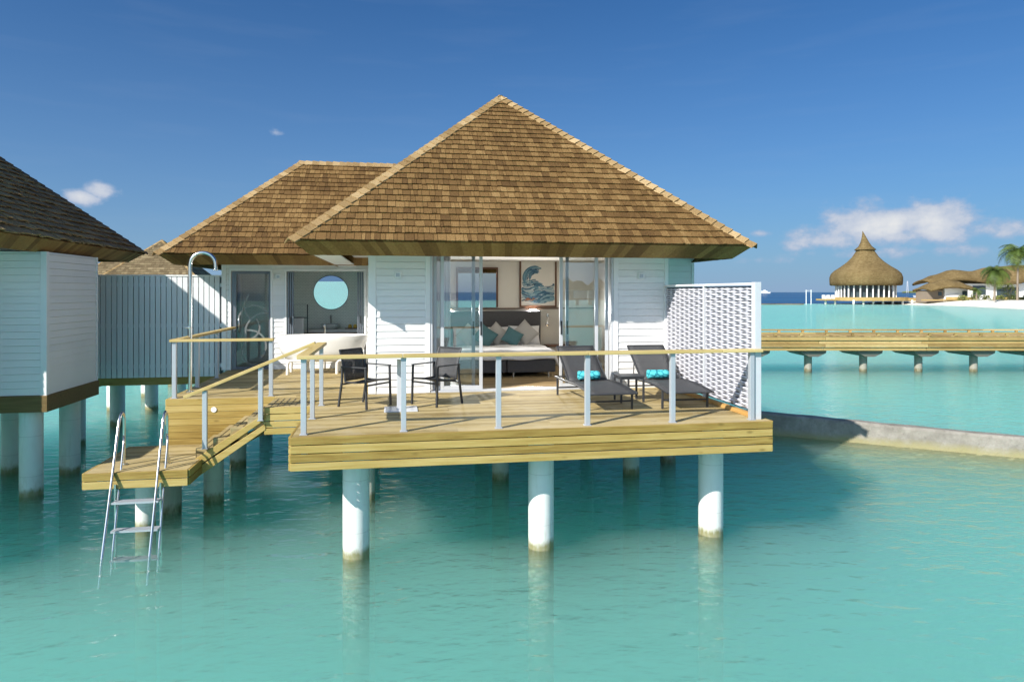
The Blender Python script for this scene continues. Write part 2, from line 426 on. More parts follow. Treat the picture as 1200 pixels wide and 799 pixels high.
def water_surface(k, refl):
    tc = k.n('TexCoord'); vec = tc.outputs['Object']
    mp = k.n('Mapping'); mp.inputs['Rotation'].default_value = (0, 0, .5); mp.inputs['Scale'].default_value = (1, 1.7, 1); k.L.new(vec, mp.inputs[0])
    a = k.noise(mp.outputs[0], 1.15, 3, .5); b = k.noise(mp.outputs[0], 4.6, 4, .55); c = k.noise(vec, .22, 2)
    patch = k.rng(c, .35, .65, .35, 1.15)
    m_ = k.noise(mp.outputs[0], 2.4, 2, .5)
    h = k.math('ADD', k.math('ADD', k.math('MULTIPLY', a, 1.0), k.math('MULTIPLY', m_, .5)), k.math('MULTIPLY', k.math('MULTIPLY', b, .38), patch))
    bp = k.n('Bump'); bp.inputs['Strength'].default_value = .78; bp.inputs['Distance'].default_value = .115
    k.L.new(h, bp.inputs['Height'])
    gl = k.n('BsdfGlossy'); gl.inputs['Roughness'].default_value = .03; k.L.new(bp.outputs[0], gl.inputs['Normal'])
    fr = k.n('Fresnel'); fr.inputs[0].default_value = 1.33; k.L.new(bp.outputs[0], fr.inputs['Normal'])
    f = k.math('MULTIPLY', fr.outputs[0], refl)
    return gl.outputs[0], f

def lagoon_mat():
    k = NT('lagoon_water'); k.N.remove(k.b)
    gl, f = water_surface(k, .52)
    tr = k.n('BsdfTransparent'); mx = k.n('MixShader')
    k.L.new(f, mx.inputs[0]); k.L.new(tr.outputs[0], mx.inputs[1]); k.L.new(gl, mx.inputs[2]); k.L.new(mx.outputs[0], k.out.inputs[0])
    vs = k.n('VolumeScatter'); vs.inputs['Color'].default_value = (.86, .998, .925, 1); vs.inputs['Density'].default_value = .44; vs.inputs['Anisotropy'].default_value = .0
    va = k.n('VolumeAbsorption'); va.inputs['Color'].default_value = (.47, .964, .922, 1); va.inputs['Density'].default_value = .52
    ad = k.n('AddShader'); k.L.new(vs.outputs[0], ad.inputs[0]); k.L.new(va.outputs[0], ad.inputs[1]); k.L.new(ad.outputs[0], k.out.inputs[1])
    return k.m
M['lagoon'] = lagoon_mat()
def ocean_mat():
    k = NT('ocean_water'); k.N.remove(k.b)
    gl, f = water_surface(k, .35)
    d = k.n('BsdfDiffuse'); n1 = k.noise(k.coords((.2, 1, 1)), .02, 5)
    k.L.new(k.ramp(n1, [(.3, (.008, .055, .16)), (.7, (.02, .10, .22))]), d.inputs[0])
    mx = k.n('MixShader'); k.L.new(f, mx.inputs[0]); k.L.new(d.outputs[0], mx.inputs[1]); k.L.new(gl, mx.inputs[2]); k.L.new(mx.outputs[0], k.out.inputs[0])
    return k.m
M['ocean'] = ocean_mat()

# ------------------------------------------------------------------ water, sea bed, beach
LX0, LX1, LY0, LY1 = -150, 170, -230, 196
b = MB()
q = [P(LX0, LY0), P(LX1, LY0), P(LX1, LY1), P(LX0, LY1)]
lo_ = [v.copy() for v in q]
for v in lo_: v.z = -5
b.hexa(lo_ + q)
struct('lagoon_water', b, M['lagoon'])
b = MB(); R = 14000
o = [P(-R, -R), P(R, -R), P(R, R), P(-R, R)]
b.add(q + o, [(0, 4, 5, 1), (1, 5, 6, 2), (2, 6, 7, 3), (3, 7, 4, 0)])
struct('ocean_water', b, M['ocean'])

SHORE = [(400, 262), (160, 256), (128, 238), (101, 205), (105, 180), (108, 162), (101, 139), (96, 112), (104, 92), (150, 70), (260, 60)]
def shore_dist(X, Y):
    """metres inland (+) or offshore (-) of the beach line"""
    best = 1e9; inside = False
    poly = SHORE + [(400, 60)]
    n = len(poly)
    for i in range(n):
        x1, y1 = poly[i]; x2, y2 = poly[(i + 1) % n]
        if (y1 > Y) != (y2 > Y) and X < (x2 - x1) * (Y - y1) / (y2 - y1) + x1: inside = not inside
        if i < len(SHORE) - 1:
            dx, dy = x2 - x1, y2 - y1; t = max(0, min(1, ((X - x1) * dx + (Y - y1) * dy) / (dx * dx + dy * dy)))
            best = min(best, math.hypot(X - x1 - t * dx, Y - y1 - t * dy))
    return best if inside else -best
def sm(a, b_, x):
    t = max(0, min(1, (x - a) / (b_ - a))); return t * t * (3 - 2 * t)
def bed(X, Y):
    p = P(X, Y); u, v = p.x, p.y
    z = -1.5 - 1.25 * sm(15, 32, Y) - .35 * math.sin(u * .11 + 1) * math.sin(v * .13)
    # dredged hollow under and beside the villas, shoaling towards the open side in front
    near = 1 - sm(14, 30, Y)
    ramp = sm(3.0, 10.5, v + .12 * u)
    east = 1 - sm(9.0, 13.5, u + .9 * (v - 12))
    z -= near * 2.9 * ramp * max(.0, east)
    z += near * 1.0 * (1 - sm(5.6, 9.5, Y)) * sm(-5, 1, X)
    z -= near * 1.7 * (1 - sm(-7.5, -1, X)) * (1 - .7 * ramp)
    s = shore_dist(X, Y)
    if s > 0: return min(1.3, .02 + s * .11)
    z2 = -.02 + s * .035
    return max(z, z2) if s > -60 else z
nx, ny = 170, 240
xs = sorted([LX0 + 1 + (LX1 - LX0 - 2) * i / 110 for i in range(111)] + [-22 + 46 * i / (nx - 111) + .013 for i in range(nx - 110)])
ys = sorted([LY0 + 1 + (LY1 - LY0 - 2) * j / 150 for j in range(151)] + [-8 + 40 * j / (ny - 151) + .013 for j in range(ny - 150)])
b = MB()
b.add([P(X, Y, max(-4.6, bed(X, Y))) for Y in ys for X in xs], [(j * (nx + 1) + i, j * (nx + 1) + i + 1, (j + 1) * (nx + 1) + i + 1, (j + 1) * (nx + 1) + i) for j in range(ny) for i in range(nx)], .5, True)
struct('seabed_ground', b, M['sand'])
# the dry sand behind the lagoon's far edge
b = MB()
b.grid(lambda s, t: P(90 + 200 * s, LY1 - 1 + 90 * t, (lambda d: -.3 if d < 0 else min(1.3, .02 + d * .11))(shore_dist(90 + 200 * s, LY1 - 1 + 90 * t)) - .004), 60, 40)
struct('beach_sand', b, M['sand'])
b = MB()
b.grid(lambda s, t: P(LX1 - 1 + 130 * s, 62 + 140 * t, (lambda d: -.3 if d < 0 else min(1.3, .02 + d * .11))(shore_dist(LX1 - 1 + 130 * s, 62 + 140 * t)) - .004), 30, 40)
struct('dune_sand', b, M['sand'])

# ------------------------------------------------------------------ roofs
def slope_face(mb, under, p0, p1, ptop0, ptop1, expo=.166, wmin=.045, wmax=.15, th=.022, seed=0, lift=0.0, rough=.007):
    """one roof face: eave p0-p1, upper edge ptop0-ptop1, covered with individual shingles"""
    rnd = random.Random(seed)
    p0, p1, a, c = Vector(p0), Vector(p1), Vector(ptop0), Vector(ptop1)
    ex = (p1 - p0).normalized(); W = (p1 - p0).length
    n = ex.cross(a - p0).normalized()
    if n.z < 0: n = -n
    up = n.cross(ex).normalized()
    if up.z < 0: up = -up
    S = (a - p0).dot(up); l1 = (a - p0).dot(ex) / S; r1 = ((c - p0).dot(ex) - W) / S
    under.add([p0 - n * .01, p1 - n * .01, c - n * .01, a - n * .01] if (c - a).length > 1e-4 else [p0 - n * .01, p1 - n * .01, a - n * .01], [(0, 1, 2, 3)] if (c - a).length > 1e-4 else [(0, 1, 2)], .2)
    rows = int(S / expo) + 1
    rowt = 0
    for r in range(rows):
        s0 = r * expo - (.02 if r == 0 else 0); s1 = min(S, s0 + expo * 1.55)
        if s1 - s0 < .03: continue
        rowt = rnd.uniform(-.09, .09)
        x = -rnd.random() * wmax; run = rnd.random()
        while x < W:
            w = rnd.uniform(wmin, wmax)
            if rnd.random() < .35: run = rnd.random()
            t = min(1, max(0, .16 * run + .56 * rnd.random() + .15 + rowt))
            jit = rnd.uniform(-.008, .008)
            sa = s0 + jit; g = .003
            def cl(xx, s): return min(max(xx, l1 * s), W + r1 * s)
            xa, xb = cl(x + g, sa), cl(x + w - g, sa); xc, xd = cl(x + g, s1), cl(x + w - g, s1)
            if xb - xa > .01 or xd - xc > .01:
                hh = lift + .014 + rnd.uniform(0, rough)
                def pt(xx, s, h): return p0 + ex * xx + up * s + n * h
                A, B_, C_, D_ = pt(xa, sa, hh), pt(xb, sa, hh), pt(xd, s1, lift + .002), pt(xc, s1, lift + .002)
                A2, B2, C2, D2 = pt(xa, sa, hh + th), pt(xb, sa, hh + th), pt(xd, s1, lift + .006), pt(xc, s1, lift + .006)
                mb.add([A, B_, A2, B2, C2, D2, C_, D_], [(0, 1, 3, 2), (2, 3, 4, 5), (0, 2, 5, 7), (1, 6, 4, 3)], t)
            x += w
    return n

def hip_caps(mb, lo, hi, n1, n2, expo=.155, w=.115, seed=0, base=.03):
    rnd = random.Random(seed); lo, hi = Vector(lo), Vector(hi)
    h = (hi - lo).normalized(); Lh = (hi - lo).length
    nm = (n1 + n2).normalized()
    def side(n, other):
        a = n.cross(h).normalized()
        return a if a.dot(other) < 0 else -a
    a1, a2 = side(n1, n2), side(n2, n1)
    k = 0; s = -.05
    while s < Lh:
        e = min(s + expo * 1.35, Lh + .02); t = rnd.uniform(.1, .95)
        for a, n in ((a1, n1), (a2, n2)):
            ww = w * rnd.uniform(.93, 1.05)
            l0, l1 = base + .034, base + .01
            A = lo + h * s + nm * l0; B_ = lo + h * s + a * ww + n * (l0 - .012); C_ = lo + h * e + a * ww + n * (l1 - .012); D_ = lo + h * e + nm * l1
            dn = nm * .02
            mb.hexa([A - dn, B_ - dn, C_ - dn, D_ - dn, A, B_, C_, D_], t)
        s += expo

def hip_roof(parent, x0, x1, y0, y1, ze, rise_slope, mat, cap, fascia=True, faces='FBLR', expo=.166, ridge_axis=None, seed=1, caps=True, wmin=.045, wmax=.15, soffit=True, capw=.115, rough=.007, fx=None):
    """hip roof on a rectangle; ridge along the longer side"""
    wx, wy = x1 - x0, y1 - y0; d = min(wx, wy) / 2; zr = ze + d * rise_slope
    if wx >= wy: R0, R1 = Vector((x0 + d, y0 + d, zr)), Vector((x1 - d, y0 + d, zr))
    else: R0, R1 = Vector((x0 + d, y0 + d, zr)), Vector((x0 + d, y1 - d, zr))
    c = {'fl': Vector((x0, y0, ze)), 'fr': Vector((x1, y0, ze)), 'bl': Vector((x0, y1, ze)), 'br': Vector((x1, y1, ze))}
    mb, un, cp = MB(), MB(), MB()
    if wx >= wy: F = {'F': (c['fl'], c['fr'], R0, R1), 'B': (c['br'], c['bl'], R1, R0), 'L': (c['bl'], c['fl'], R0, R0), 'R': (c['fr'], c['br'], R1, R1)}
    else: F = {'F': (c['fl'], c['fr'], R0, R0), 'B': (c['br'], c['bl'], R1, R1), 'L': (c['bl'], c['fl'], R1, R0), 'R': (c['fr'], c['br'], R0, R1)}
    ns = {}
    for k, key in enumerate('FBLR'):
        if key in faces:
            ns[key] = slope_face(mb, un, *F[key], expo=expo, seed=seed * 10 + k, wmin=wmin, wmax=wmax, rough=rough)
        else:
            p0, p1, a, cc = F[key]
            un.add([p0, p1, cc, a] if (cc - a).length > 1e-4 else [p0, p1, a], [(0, 1, 2, 3)] if (cc - a).length > 1e-4 else [(0, 1, 2)], .4)
            nn = (p1 - p0).cross(a - p0).normalized(); ns[key] = nn if nn.z > 0 else -nn
    roof = mb.build('roof', mat, parent)
    un.build('roof_underlay', mat, roof)
    if caps:
        tops = {'fl': R0, 'fr': R1 if wx >= wy else R0, 'bl': R0 if wx >= wy else R1, 'br': R1}
        for i, (key, a, b_) in enumerate((('fl', 'F', 'L'), ('fr', 'F', 'R'), ('bl', 'B', 'L'), ('br', 'B', 'R'))):
            hip_caps(cp, c[key], tops[key], ns[a], ns[b_], seed=seed * 7 + i, w=capw)
        if (R1 - R0).length > .05:
            a, b_ = ('F', 'B') if wx >= wy else ('L', 'R')
            hip_caps(cp, R0, R1, ns[a], ns[b_], seed=seed + 99, w=capw)
        cp.build('ridge_cap', cap, roof)
    if fascia:
        ins, dr = .235, .205
        fb = MB(); rnd = random.Random(seed + 5)
        O = [c['fl'], c['fr'], c['br'], c['bl']]
        I = [Vector((x0 + ins, y0 + ins, ze - dr)), Vector((x1 - ins, y0 + ins, ze - dr)), Vector((x1 - ins, y1 - ins, ze - dr)), Vector((x0 + ins, y1 - ins, ze - dr))]
        dz = Vector((0, 0, -.012))
        for s in range(4):
            A, B_ = O[s] + dz, O[(s + 1) % 4] + dz; C_, D_ = I[(s + 1) % 4], I[s]
            nrm = (B_ - A).cross(D_ - A).normalized()
            if nrm.z > 0: nrm = -nrm
            Lw = (B_ - A).length; x = 0
            while x < Lw:
                w = min(rnd.uniform(.09, .16), Lw - x); f0, f1 = x / Lw, (x + w) / Lw
                pts = [A.lerp(B_, f0), A.lerp(B_, f1), D_.lerp(C_, f1), D_.lerp(C_, f0)]
                off = nrm * (.002 + rnd.random() * .003)
                if fx is None or max(q_.x for q_ in pts) < fx: fb.hexa([p - nrm * .02 for p in pts] + [p + off for p in pts], rnd.random())
                x += w
        fb.build('eave_fascia', M['fascia'], roof)
        if soffit:
            sb = MB(); z = ze - .052
            y = y0 + ins
            while y < y1 - ins - .01:
                e = min(y + .14, y1 - ins)
                if soffit == 'step':
                    sb.box(x0 + ins, -.86, y, e - .006, ze - dr + .012, ze - dr + .027, rnd.random()); sb.box(-.85, x1 - ins, y, e - .006, z, z + .015, rnd.random())
                else: sb.box(x0 + ins, x1 - ins if fx is None else fx, y, e - .006, z, z + .015, rnd.random())
                y += .14
            sb.build('soffit', M['trim'], roof)
    return R0, R1

def siding(mb, a, b_, z0, z1, outward, pitch=.113, th=.02, seed=0):
    """lapped boards between two plan points"""
    rnd = random.Random(seed); a = Vector((*a, 0)); b_ = Vector((*b_, 0)); n = Vector((*outward, 0)).normalized()
    z = z0
    while z < z1 - .01:
        e = min(z + pitch, z1); dz0 = Vector((0, 0, z)); dz1 = Vector((0, 0, e - .004))
        o0 = n * (.022 + rnd.uniform(-.001, .001)); o1 = n * .008
        mb.hexa([a + dz0 - n * th, b_ + dz0 - n * th, b_ + dz0 + o0, a + dz0 + o0, a + dz1 - n * th, b_ + dz1 - n * th, b_ + dz1 + o1, a + dz1 + o1], rnd.random())
        z += pitch

ZT = 3.42
FL = 1.65                      # deck level above the water
EZ = 4.055                     # eave height
SZ = EZ - .055                   # soffit level

# ------------------------------------------------------------------ the villa
villa = thing('overwater_villa', 'white clapboard villa with sunlit cedar shingle hip roofs and open sliding doors', 'villa', (2.1, 11.3, FL))
U0, U1, V0, V1 = -.42, 4.64, 11.3, 15.2
# walls of the bedroom
for xa, xb, ya, yb, sd in ((-.33, .47, U0 + .02, .52, 1), (3.76, 4.60, 3.70, U1 - .02, 2)):
    w = MB(); siding(w, (xa, V0), (xb, V0), FL, SZ, (0, -1), seed=sd); w.box(ya, yb, V0 + .021, V0 + .12, FL, SZ); w.build('front_wall', M['siding'], villa)
w = MB()
for ya, yb, za, zb in ((V1, 14.3, FL, SZ), (12.2, V0 + .1, FL, SZ), (14.3, 12.2, FL, FL + .35), (14.3, 12.2, FL + 1.95, SZ)):
    siding(w, (U0, ya), (U0, yb), za, zb, (-1, 0), seed=3); w.box(U0 + .021, U0 + .1, max(min(ya, yb), V0 + .125), max(ya, yb), za, zb)
w.build('side_wall', M['siding'], villa)
w = MB(); w.box(U0 - .03, U0 + .115, 12.2, 12.25, FL + .35, FL + 1.95); w.box(U0 - .03, U0 + .115, 14.25, 14.3, FL + .35, FL + 1.95); w.box(U0 - .03, U0 + .115, 12.25, 14.25, FL + .35, FL + .40); w.box(U0 - .03, U0 + .115, 12.25, 14.25, FL + 1.9, FL + 1.95); sw = w.build('added_side_window', M['alu_white'], villa)  # unseen window, added so that sunlight gets into the bedroom
w = MB(); w.box(U0 + .03, U0 + .036, 12.25, 14.25, FL + .4, FL + 1.9); w.build('glass_pane', M['glass'], sw)
w = MB()
siding(w, (U1, V0 + .1), (U1, V1), FL, SZ, (1, 0), seed=4)
w.box(U1 - .1, U1 - .021, V0 + .125, V1, FL, SZ); w.build('side_wall', M['siding'], villa)
w = MB(); w.box(U0 + .11, U1 - .11, V1 - .1, V1, FL, SZ); w.build('back_wall', M['inner'], villa)
w = MB(); w.box(U0 + .11, U1 - .11, V0 + .125, V1 - .11, SZ - .012, SZ + .02); w.build('ceiling', M['inner'], villa)
w = MB(); w.box(U0 + .1, U0 + .114, V0 + .13, 12.2, FL, SZ); w.box(U0 + .1, U0 + .114, 14.3, V1 - .11, FL, SZ); w.box(U0 + .1, U0 + .114, 12.2, 14.3, FL, FL + .35); w.box(U0 + .1, U0 + .114, 12.2, 14.3, FL + 1.95, SZ); w.build('inner_wall', M['inner'], villa)
w = MB(); w.box(U1 - .115, U1 - .1, V0 + .13, V1 - .11, FL, SZ); w.build('inner_wall', M['inner'], villa)
w = MB(); w.box(U0 + .12, U1 - .12, V1 - .125, V1 - .104, FL, FL + 1.27); w.build('wall_panel', M['innerpanel'], villa)
w = MB(); w.box(U0 + .12, U1 - .12, V1 - .15, V1 - .104, FL + 1.272, FL + 1.295); w.build('wall_ledge', M['dark_wood'], villa)
w = MB(); rnd = random.Random(3); y = V0 + .06
while y < V1 - .2:
    w.box(U0 + .12, U1 - .12, y, y + .115, FL - .05, FL + .012, rnd.random()); y += .12
w.build('room_floor', M['roomfloor'], villa)
# corner trims
for x0, x1 in ((U0 - .03, -.33), (.47, .545), (3.68, 3.76), (4.60, 4.67)):
    w = MB(); w.box(x0, x1, V0 - .03, V0 + .06, FL, SZ); w.build('corner_trim', M['trim'], villa, bevel=.004)
# service screen wall on the right, behind the bedroom corner
w = MB(); siding(w, (4.675, 12.05), (5.44, 12.05), FL, SZ - .05, (0, -1), seed=9); w.box(4.66, 5.44, 12.07, 13.9, FL, SZ - .05); w.build('side_wall', M['siding'], villa)
w = MB(); w.box(5.441, 5.49, 12.02, 12.10, FL, SZ - .02); w.box(4.675, 5.44, 12.02, 12.045, SZ - .05, SZ - .003); w.build('corner_trim', M['trim'], villa)
# sliding doors: fixed frame, two leaves each side
w = MB(); w.box(.55, 3.675, V0 - .02, V0 + .16, FL - .02, FL + .022); w.box(.55, 3.675, V0 - .02, V0 + .16, SZ - .045, SZ - .004)
w.box(.545, .585, V0 - .02, V0 + .16, FL + .045, SZ - .045); w.box(3.64, 3.68, V0 - .02, V0 + .16, FL + .045, SZ - .045)
w.build('door_frame', M['alu_white'], villa, bevel=.004)
def slide_door(x0, x1, y, handle_left):
    zt, zb = SZ - .05, FL + .025
    f = MB()
    f.box(x0, x0 + .055, y, y + .04, zb, zt); f.box(x1 - .055, x1, y, y + .04, zb, zt)
    f.box(x0 + .055, x1 - .055, y + .001, y + .039, zb, zb + .07); f.box(x0 + .055, x1 - .055, y + .001, y + .039, zt - .05, zt)
    d = f.build('sliding_door', M['alu_white'], villa, bevel=.003)
    g = MB(); g.box(x0 + .05, x1 - .05, y + .016, y + .024, zb + .06, zt - .045); g.build('glass_pane', M['door_glass'], d)
    h = MB(); hx = x0 + .028 if handle_left else x1 - .028
    h.box(hx - .013, hx + .013, y - .02, y + .0, FL + .93, FL + 1.16); h.build('handle', M['black'], d, bevel=.004)
slide_door(.60, 1.30, V0 + .09, False)
slide_door(.72, 1.42, V0 + .03, False)
slide_door(2.74, 3.42, V0 + .03, True)
slide_door(2.86, 3.62, V0 + .09, True)

# bathroom wing
BV = 15.3; BU0, BU1, BV1 = -3.62, -.44, 17.0
w = MB()
siding(w, (BU0 + .06, BV), (-3.50, BV), FL, SZ, (0, -1), seed=11)
siding(w, (-2.62, BV), (-2.37, BV), FL, SZ, (0, -1), seed=12)
siding(w, (-2.37, BV), (-.70, BV), FL, FL + .66, (0, -1), seed=13)
siding(w, (-.66, BV), (BU1, BV), FL, SZ, (0, -1), seed=14)
siding(w, (-3.50, BV), (-2.62, BV), 3.80, SZ, (0, -1), seed=15)
siding(w, (-2.37, BV), (-.66, BV), 3.80, SZ, (0, -1), seed=16)
w.build('bathroom_wall', M['siding'], villa)
w = MB()
for ya, yb, za, zb in ((BV1, 16.8, FL, SZ), (15.5, BV, FL, SZ), (16.8, 15.5, FL, FL + .3), (16.8, 15.5, FL + 2.1, SZ)): siding(w, (BU0, ya), (BU0, yb), za, zb, (-1, 0), seed=17)
w.build('bathroom_wall', M['siding'], villa)
w = MB(); w.box(BU0 + .025, BU1, BV1 - .08, BV1, FL, SZ + .03); w.build('tiled_wall', M['tile'], villa)
w = MB(); w.box(BU0 + .025, BU1, BV + .02, BV1 - .081, FL - .05, FL + .01); w.build('bathroom_floor', M['counter'], villa)
w = MB(); w.box(BU0 + .021, BU0 + .04, BV + .03, 15.5, FL + .01, SZ + .02); w.box(BU0 + .021, BU0 + .04, 16.8, BV1 - .085, FL + .01, SZ + .02); w.box(BU0 + .021, BU0 + .04, 15.5, 16.8, FL + .01, FL + .3); w.box(BU0 + .021, BU0 + .04, 15.5, 16.8, FL + 2.1, SZ + .02); w.build('inner_wall', M['inner'], villa)
w = MB(); w.box(BU0 + .0, BU0 + .008, 15.5, 16.8, FL + .3, FL + 2.1); w.build('added_side_window', M['glass'], villa)  # unseen glazed opening, added to brighten the bathroom
w = MB(); w.box(BU0 + .045, BU1, BV + .03, BV1 - .085, SZ + .022, SZ + .04); w.build('ceiling', M['inner'], villa)
for x0, x1, z0, z1 in ((BU0 - .03, BU0 + .06, FL, SZ), (-3.50, -3.46, FL, 3.80), (-2.66, -2.62, FL, 3.80), (-3.46, -2.66, 3.75, 3.80), (-2.37, -2.33, FL + .66, 3.80), (-.70, -.66, FL + .66, 3.80), (-2.33, -.70, 3.75, 3.80)):
    w = MB(); w.box(x0, x1, BV - .04, BV + .05, z0, z1); w.build('opening_trim', M['trim'], villa)
# bathroom door with an etched pattern
f = MB(); f.box(-3.455, -3.36, BV - .01, BV + .05, FL + .005, 3.745); f.box(-2.70, -2.665, BV - .01, BV + .05, FL + .005, 3.745); f.box(-3.36, -2.70, BV - .009, BV + .049, 3.69, 3.745); f.box(-3.36, -2.70, BV - .009, BV + .049, FL + .005, FL + .06)
dr = f.build('bathroom_door', M['alu_dark'], villa, bevel=.004)
g = MB(); g.box(-3.358, -2.702, BV + .015, BV + .023, FL + .06, 3.69); g.build('glass_pane', M['frosted'], dr)
h = MB(); h.tube([(-3.30, BV - .015, FL + .8), (-3.30, BV - .05, FL + .8), (-3.30, BV - .05, FL + 1.15), (-3.30, BV - .015, FL + 1.15)], .011); h.build('handle', M['chrome'], dr)
def etch():
    k = NT('etched_glass'); k.N.remove(k.b); d = k.n('BsdfDiffuse'); d.inputs[0].default_value = (.55, .57, .56, 1); tr = k.n('BsdfTransparent'); mx = k.n('MixShader'); mx.inputs[0].default_value = .26
    k.L.new(tr.outputs[0], mx.inputs[1]); k.L.new(d.outputs[0], mx.inputs[2]); k.L.new(mx.outputs[0], k.out.inputs[0]); return k.m
M['etch'] = etch()
pt = MB()
for k, (cx, cz, r, a0, a1) in enumerate(((-3.0, 2.7, .30, .3, 3.3), (-2.78, 2.45, .38, 1.4, 3.6), (-3.1, 2.15, .32, -.9, 1.7), (-2.85, 3.0, .33, 2.4, 4.2), (-3.15, 2.55, .24, -1.2, .8), (-2.97, 2.02, .26, 1.2, 4.9))):
    for s in range(14):
        t0, t1 = a0 + (a1 - a0) * s / 14, a0 + (a1 - a0) * (s + 1) / 14
        v = [(cx + (r + d) * math.cos(t), BV + .0135, cz + (r + d) * math.sin(t)) for t, d in ((t0, 0), (t1, 0), (t1, .04), (t0, .04))]
        v = [(min(max(x, -3.355), -2.705), y, z) for x, y, z in v]
        pt.add(v, [(0, 1, 2, 3)])
pt.build('etched_pattern', M['etch'], dr)
# folded glazing of the bathroom opening
for x0, s in ((-2.325, 1), (-.705, -1)):
    f = MB()
    for k in range(3):
        xx = x0 + s * .018 + s * .045 * k; f.box(min(xx, xx + s * .032), max(xx, xx + s * .032), BV - .03 - .01 * k, BV + .06, FL + .67, 3.74)
    fp = f.build('folding_window', M['alu_dark'], villa, bevel=.003)
    h = MB(); xx = x0 + s * .07; h.box(xx - .012, xx + .012, BV - .085, BV - .052, 2.62, 2.78); h.build('handle', M['black'], fp)
w = MB(); w.box(-2.33, -.70, BV - .05, BV + .08, FL + .64, FL + .668); w.build('window_sill', M['trim'], villa)

# roofs
hip_roof(villa, -1.49, 5.68, 10.24, 17.4, EZ, .90, M['shingle'], M['cap'], seed=1, soffit='step')
hip_roof(villa, -4.58, 2.4, 14.2, 18.96, EZ - .002, .952, M['shingle'], M['cap'], seed=2, faces='FLB', fx=-.46)

# ------------------------------------------------------------------ decks, stairs, piles
deck = thing('timber_deck', 'two level sun bleached timber deck on white round piles in front of the villa', 'deck', (1.8, 9.7, FL))
def planks(parent, name, x0, x1, y0, y1, z, w=.118, gap=.006, seed=0, th=.03, joints=True):
    rnd = random.Random(seed); b = MB(); y = y0
    while y < y1 - .02:
        e = min(y + w, y1); x = x0
        cuts = [x0]
        if joints and x1 - x0 > 3:
            c = x0 + rnd.choice((1.2, 1.9, 2.6, 3.1)); 
            while c < x1 - .6: cuts.append(c); c += rnd.choice((2.4, 3.0, 3.6))
        cuts.append(x1)
        for a, c in zip(cuts, cuts[1:]):
            b.box(a + (.002 if a > x0 else 0), c, y, e - gap, z - th, z + rnd.uniform(-.0012, .0012), rnd.random())
        y += w
    return b.build(name, M['deck'], parent)
DU0, DU1, DV0 = -1.18, 4.74, 8.10
planks(deck, 'deck_floor', DU0, DU1, DV0, V0 - .032, FL, seed=21)
planks(deck, 'deck_floor', -3.48, -.46, V0 - .03, BV - .045, FL - .001, seed=22)
planks(deck, 'stair_landing', -1.87, DU0 - .003, 10.27, V0 - .035, FL - .004, seed=23)
# joists so that the underside is closed
b = MB()
for x in (-1.0, -.2, .6, 1.4, 2.2, 3.0, 3.8, 4.55): b.box(x - .025, x + .025, DV0 + .05, 15.2, FL - .2, FL - .032)
for y in (8.8, 11.9, 14.9): b.box(DU0 + .1, DU1 - .1, y - .05, y + .05, FL - .38, FL - .203)
b.box(DU0 + .06, DU1 - .06, DV0 + .06, 17.2, FL - .075, FL - .045)
b.build('joist', M['darkboard'], deck)
b = MB(); b.box(-3.42, DU0 + .05, 11.34, 17.6, FL - .09, FL - .045); b.box(-3.3, -3.2, 11.4, 17.5, FL - .38, FL - .1); b.box(-1.3, -1.2, 11.4, 17.5, FL - .38, FL - .1); b.build('joist', M['darkboard'], deck)
def fascia(name, x0, x1, y0, y1, ztop, rows, h=.088, gap=.009, seed=0, mat='deckface', bev=.004):
    rnd = random.Random(seed); b = MB(); z = ztop
    for r in range(rows):
        jit = rnd.uniform(-.002, .002)
        b.box(x0, x1, y0 + jit, y1, z - h, z, rnd.random()); z -= h + gap
    return b.build(name, M[mat], deck, bevel=bev)
fascia('edge_fascia', DU0 - .012, DU1 + .012, DV0 - .034, DV0 - .004, FL - .003, 4, .088, .011, seed=31)
fascia('edge_fascia', DU0 - .036, DU0 - .004, DV0 - .002, 11.25, FL - .003, 4, .088, .011, seed=32, mat='deckface_y')
fascia('edge_fascia', DU1 + .004, DU1 + .036, DV0 - .002, 15.2, FL - .003, 4, .088, .011, seed=33, mat='deckface_y')
fascia('edge_fascia', -3.50, -1.20, V0 - .064, V0 - .034, FL - .003, 3, .098, .004, seed=34)
fascia('edge_fascia', -3.50, -2.30, V0 - .064, V0 - .034, FL - .003 - 3 * .102, 4, .098, .004, seed=44)
fascia('edge_fascia', -3.516, -3.484, V0 - .03, BV, FL - .003, 4, .09, .011, seed=35, mat='deckface_y')
fascia('edge_fascia', -1.87, DU0 - .04, 10.235, 10.265, FL - .007, 4, .088, .011, seed=36)
# lower platform
PZ = .95; PU0, PU1, PV0 = -3.99, -2.74, 9.66
planks(deck, 'swim_platform', PU0, PU1, PV0, V0 - .07, PZ, seed=24)
fascia('platform_fascia', PU0 - .012, PU1 + .012, PV0 - .034, PV0 - .004, PZ - .003, 2, .098, .01, seed=37)
fascia('platform_fascia', PU1 + .003, PU1 + .033, PV0 - .002, 10.23, PZ - .003, 2, .098, .01, seed=38, mat='deckface_y')
fascia('platform_fascia', PU0 - .034, PU0 - .004, PV0 - .002, V0 - .07, PZ - .003, 2, .098, .01, seed=39, mat='deckface_y')
b = MB(); b.box(PU0 + .03, PU1 - .03, PV0 + .03, V0 - .08, PZ - .08, PZ - .034); b.build('joist', M['darkboard'], deck)
